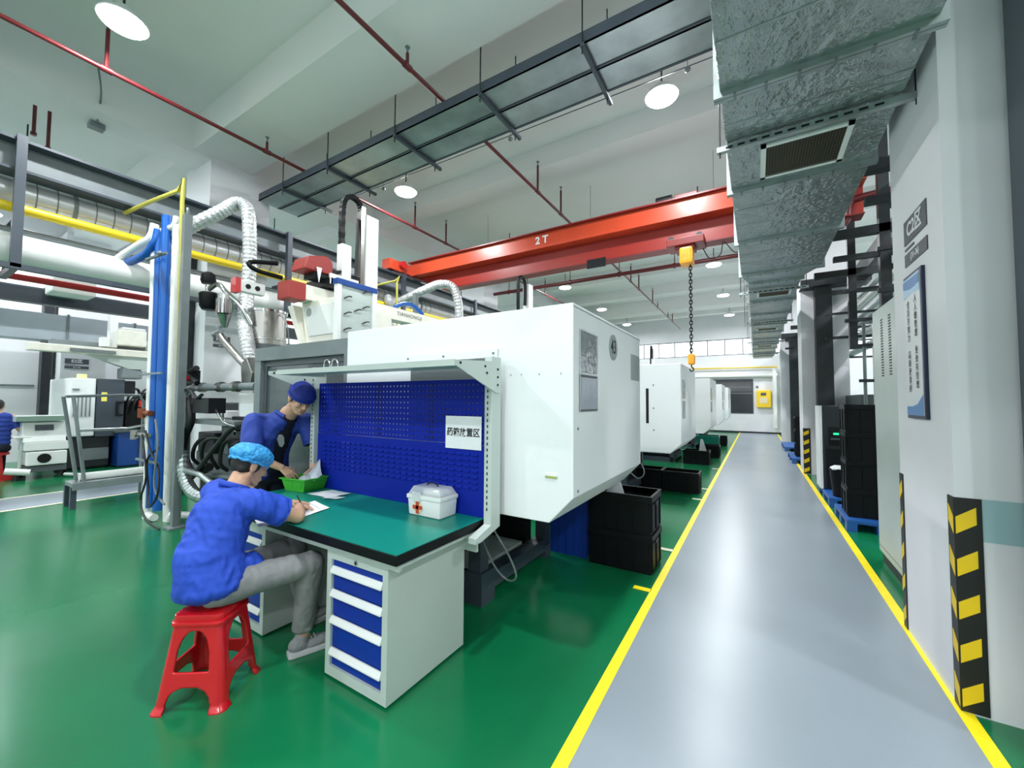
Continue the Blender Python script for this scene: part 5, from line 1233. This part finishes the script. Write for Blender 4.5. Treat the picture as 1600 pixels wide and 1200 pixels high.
# trousers
m = MB()
ellseg(m, pel+V(0, -.015, .04), pel+V(0, .01, -.015), (.155, .12, .06), (.165, .14, .075), fr((0, 0, 1)), 2)
for h_, k_, a_ in ((hipR, knR, anR), (hipL, knL, anL)):
    cap(m, h_, k_, .088, .070, n=18); cap(m, k_, a_+V(0, 0, .07), .074, .062, n=18, ball=False); m.ell(k_, (.076,)*3)
    m.ell(a_+V(0, 0, .055), (.064, .064, .03)); m.ell(h_+V(0, -.04, -.005), (.09, .10, .078))
trs = blob('trousers', m, 'trouser_grey', t, .0095, 5, folds=.008, fs=6, seed=5, aniso=(1, 2.4, 1.6), label='light grey loose trousers')
def shoe(t, a, d, mm='shoe_grey', ms='shoe_sole'):
    d = Vector(d); d.z = 0; d.normalize(); S = V(d.y, -d.x, 0); A = Vector((a.x, a.y, 0))
    rot_ = Matrix((S, d, V(0, 0, 1))).transposed()
    m = MB(); m.ell(A+d*(-.02)+V(0, 0, .06), (.040, .055, .045), rot_); m.ell(A+d*.09+V(0, 0, .048), (.046, .10, .036), rot_); m.ell(A+d*.15+V(0, 0, .040), (.044, .055, .030), rot_)
    cap(m, A+V(0, 0, .06), A+V(0, 0, .10), .042, .040)
    s = blob('shoe', m, mm, t, .006, 3)
    m = MB(); out = []
    for (f, w_) in ((-.075, .028), (-.06, .038), (0, .042), (.08, .047), (.14, .048), (.185, .038), (.205, .018)): out.append((f, w_))
    poly = [A+d*f+S*w_ for f, w_ in out]+[A+d*f-S*w_ for f, w_ in reversed(out)]
    part('sole', MB().prism([(p.x, p.y) for p in poly], 2, .001, .032), ms, s, bevel=.004)
    for k in range(4): 
        c = A+d*(.05+.025*k)+V(0, 0, .088-.006*k); part('lace', MB().cyl(c-S*.026, c+S*.026, .004, n=6), ms, s)
shoe(t, anR+V(0, -.01, 0), (.32, 1, 0)); shoe(t, anL, (0, 1, 0))

# ---- standing worker ------------------------------------------------
t = thing('person', 'standing worker in open blue jacket, black T-shirt and dark blue cap, reaching into green basket', 'person', (-3.72, 1.93, 0))
pel = V(-3.74, 1.93, .93); lum = V(-3.72, 1.93, 1.08); che = V(-3.64, 1.94, 1.26); nb = V(-3.50, 1.98, 1.435)
hc = V(-3.34, 1.995, 1.558)
shR, elR, wrR = V(-3.62, 1.755, 1.355), V(-3.52, 1.70, 1.09), V(-3.365, 1.86, .985)
shL, elL, wrL = V(-3.53, 2.165, 1.35), V(-3.43, 2.20, 1.09), V(-3.28, 2.09, .96)
HF, HU = V(.80, -.10, -.50), V(.5, 0, .8)
b = MB(); P, rot, ax = head(b, hc, HF, HU, 1.08)
cap(b, nb+V(-.03, 0, -.05), hc+V(-.045, 0, -.035), .064, .058, n=16)
FY = lambda y: None
for p, q, r1, r2 in ((lum, che, .085, .085), (pel, lum, .085, .085), (che, nb, .08, .062), (shR, che, .055, .08), (shL, che, .055, .08),
                     (shR, elR, .052, .042), (elR, wrR, .043, .028), (shL, elL, .052, .042), (elL, wrL, .043, .028),
                     (pel+V(0, -.09, -.03), V(-3.74, 1.83, .50), .08, .058), (V(-3.74, 1.83, .50), V(-3.76, 1.82, .10), .055, .038),
                     (pel+V(0, .09, -.03), V(-3.74, 2.05, .50), .08, .058), (V(-3.74, 2.05, .50), V(-3.76, 2.06, .10), .055, .038)): cap(b, p, q, r1, r2)
hand(b, wrR, (.62, .45, -.62), (.45, -.35, .8), -1, (.35, .40, .45, .5), s=1.0)
hand(b, wrL, (.55, -.35, -.75), (.3, .6, .7), 1, (.35, .4, .45, .5), s=.98)
body = blob('body', b, 'skin', t, .0052, 3)
face_bits(t, P, rot, 1.08)
m = MB(); m.ell(P(0, -.020, .012), (.080, .094, .094), rot, 20, 14); cap(m, P(-.045, -.055, -.03), P(.045, -.055, -.03), .032, n=12)
for k in (-1, 1): cap(m, P(k*.070, .020, .01), P(k*.074, .012, -.018), .010, .008, n=8)
blob('hair', m, 'hair', t, .006, 2)
m = MB(); m.ell(P(0, -.012, .058), (.103, .124, .078), rot, 24, 14); m.ell(P(0, .03, .048), (.097, .092, .060), rot, 24, 14)
cp_ = blob('work_cap', m, 'cap_blue', t, .006, 3, folds=.003, fs=14, seed=4, label='dark blue soft work cap')
pts = [P(.091*math.cos(2*PI*i/40), -.006+.110*math.sin(2*PI*i/40), .020) for i in range(41)]
part('cap_band', MB().tube(pts, .009, n=8, smooth=1), 'cap_blue', cp_, smooth=True)
def fr2(y):
    y = Vector(y).normalized(); x = V(0, 1, 0); x = (x-y*x.dot(y)).normalized(); z = x.cross(y); return Matrix((x, -z, y)).transposed()
# T-shirt under, then open jacket
m = MB()
ellseg(m, pel+V(.012, 0, 0), lum+V(.012, 0, 0), (.160, .124, .09), (.158, .122, .09), fr2(lum-pel), 4)
ellseg(m, lum+V(.012, 0, 0), che+V(.014, 0, 0), (.158, .122, .09), (.165, .120, .09), fr2(che-lum), 4)
ellseg(m, che+V(.012, 0, 0), nb+V(-.02, 0, -.045), (.165, .118, .08), (.10, .075, .045), fr2(nb-che), 4)
for s_, e_ in ((shR, elR), (shL, elL)): m.cyl(s_, s_.lerp(e_, .80), .062, .064, n=16)
ts = blob('t_shirt', m, 'navy_cloth', t, .009, 5, folds=.004, fs=9, seed=8, label='black T-shirt with pale print')
m = MB(); c = che+V(.145, -.02, -.06)
m.prism([(-.02, -.05), (.0, -.06), (.025, -.03), (.03, .02), (.015, .05), (-.01, .045), (-.03, .01)], 0, -.002, .002)
m.xf(lambda v: c+V(v.x-.35*v.z, v.y, v.z)); part('chest_print', m, 'disc_grey', ts)
m = MB()
P4 = (pel, lum, che, nb)
def jseg(off, sgn):
    pel, lum, che, nb = [p+V(off, 0, 0) for p in (P4[0], P4[1], P4[2], P4[3])]
    ellseg(m, pel+V(-.025, sgn*.075, -.02), lum+V(-.025, sgn*.07, 0), (.128, .148, .08), (.122, .145, .08), fr2(lum-pel), 4)
    ellseg(m, lum+V(-.025, sgn*.07, 0), che+V(-.02, sgn*.075, 0), (.122, .145, .08), (.126, .140, .08), fr2(che-lum), 4)
    ellseg(m, che+V(-.02, sgn*.075, 0), nb+V(-.045, sgn*.05, -.05), (.126, .134, .07), (.08, .088, .045), fr2(nb-che), 4)
jseg(.012, -1); jseg(-.01, 1)
for s_, e_ in ((shR, elR), (shL, elL)):
    m.cyl(s_, s_.lerp(e_, .72), .076, .082, n=18); m.ell(s_, (.077,)*3); cap(m, s_, che+V(-.02, 0, .04), .078, .12)
jk = blob('jacket', m, 'jacket_blue', t, .0105, 10, folds=.011, fs=6.5, seed=11, aniso=(1.2, 1.2, .8), label='open blue short sleeved work jacket')
pts = [nb+V(-.02+.082*math.cos(a), .085*math.sin(a), .005-.05*max(0, math.cos(a))) for a in [math.radians(x) for x in range(40, 321, 20)]]
part('collar', MB().tube(pts, .017, n=8, smooth=1), 'jacket_blue', jk, smooth=True)
for s_, e_ in ((shR, elR), (shL, elL)):
    q = s_.lerp(e_, .70); d = (e_-s_).normalized(); part('sleeve_hem', MB().cyl(q, q+d*.018, .083, .084, n=24), 'jacket_blue', jk, smooth=True)
m = MB()
ellseg(m, pel+V(0, 0, .05), pel+V(0, 0, -.08), (.165, .12, .06), (.175, .125, .07), fr2((0, 0, 1)), 3)
for y in (1.83, 2.05): cap(m, V(-3.74, (y+1.94)/2, .88), V(-3.74, y, .50), .10, .078, n=16); cap(m, V(-3.74, y, .50), V(-3.76, y, .12), .078, .065, n=16, ball=False); m.ell(V(-3.74, y, .5), (.078,)*3)
blob('trousers', m, 'navy_cloth', t, .01, 5, folds=.005, fs=8, seed=2, label='black trousers')
shoe(t, V(-3.76, 1.83, .1), (1, 0, 0), 'black_plastic', 'dark_steel'); shoe(t, V(-3.76, 2.05, .1), (1, 0, 0), 'black_plastic', 'dark_steel')

# ---- distant worker at the left edge --------------------------------
t = thing('person', 'distant worker in blue shirt sitting with back half outside the left edge', 'person', (-12.2, 1.45, 0))
b = MB(); P, rot, ax = head(b, V(-12.1, 1.40, 1.40), (-1, .3, 0), (0, 0, 1), 1)
for p, q, r1, r2 in ((V(-12.1, 1.38, 1.28), V(-12.1, 1.4, 1.38), .055, .05), (V(-12.1, 1.4, .7), V(-12.1, 1.4, 1.2), .1, .1),
                     (V(-12.1, 1.58, 1.18), V(-12.05, 1.66, .95), .05, .042), (V(-12.05, 1.66, .95), V(-12.25, 1.72, .88), .04, .03),
                     (V(-12.1, 1.5, .6), V(-12.4, 1.52, .6), .07, .055), (V(-12.4, 1.52, .6), V(-12.38, 1.52, .08), .05, .04),
                     (V(-12.1, 1.3, .6), V(-12.4, 1.3, .6), .07, .055), (V(-12.4, 1.3, .6), V(-12.38, 1.3, .08), .05, .04)): cap(b, p, q, r1, r2)
hand(b, V(-12.25, 1.72, .88), (-1, .1, 0), (0, 0, 1), 1, (.3, .3, .3, .3))
blob('body', b, 'skin', t, .009, 2)
m = MB(); m.ell(P(0, -.015, .02), (.083, .10, .10), rot, 16, 12); blob('hair', m, 'hair', t, .012, 2)
m = MB(); ellseg(m, V(-12.1, 1.4, .7), V(-12.1, 1.4, 1.2), (.18, .13, .1), (.19, .12, .08), fr2((0, 0, 1)), 6); m.cyl((-12.1, 1.58, 1.18), (-12.06, 1.65, .98), .07, .075)
blob('shirt', m, 'jacket_blue', t, .014, 4, folds=.003, fs=5)
m = MB()
for y in (1.5, 1.3): cap(m, V(-12.1, y, .6), V(-12.4, y, .6), .09, .075); cap(m, V(-12.4, y, .6), V(-12.38, y, .1), .072, .06, ball=False)
m.ell(V(-12.08, 1.4, .62), (.15, .18, .11)); blob('trousers', m, 'navy_cloth', t, .014, 4)
shoe(t, V(-12.38, 1.5, .1), (-1, 0, 0), 'black_plastic', 'dark_steel'); shoe(t, V(-12.38, 1.3, .1), (-1, 0, 0), 'black_plastic', 'dark_steel')
solo('work_stool', MB().lathe([(.16, .0), (.03, .04), (.03, .46), (.17, .48), (.17, .52), (.02, .53)], (-12.1, 1.4, 0), 20), 'bright_red', 'red round stool under the distant worker', 'stool', smooth=True)
bpy.context.view_layer.update()
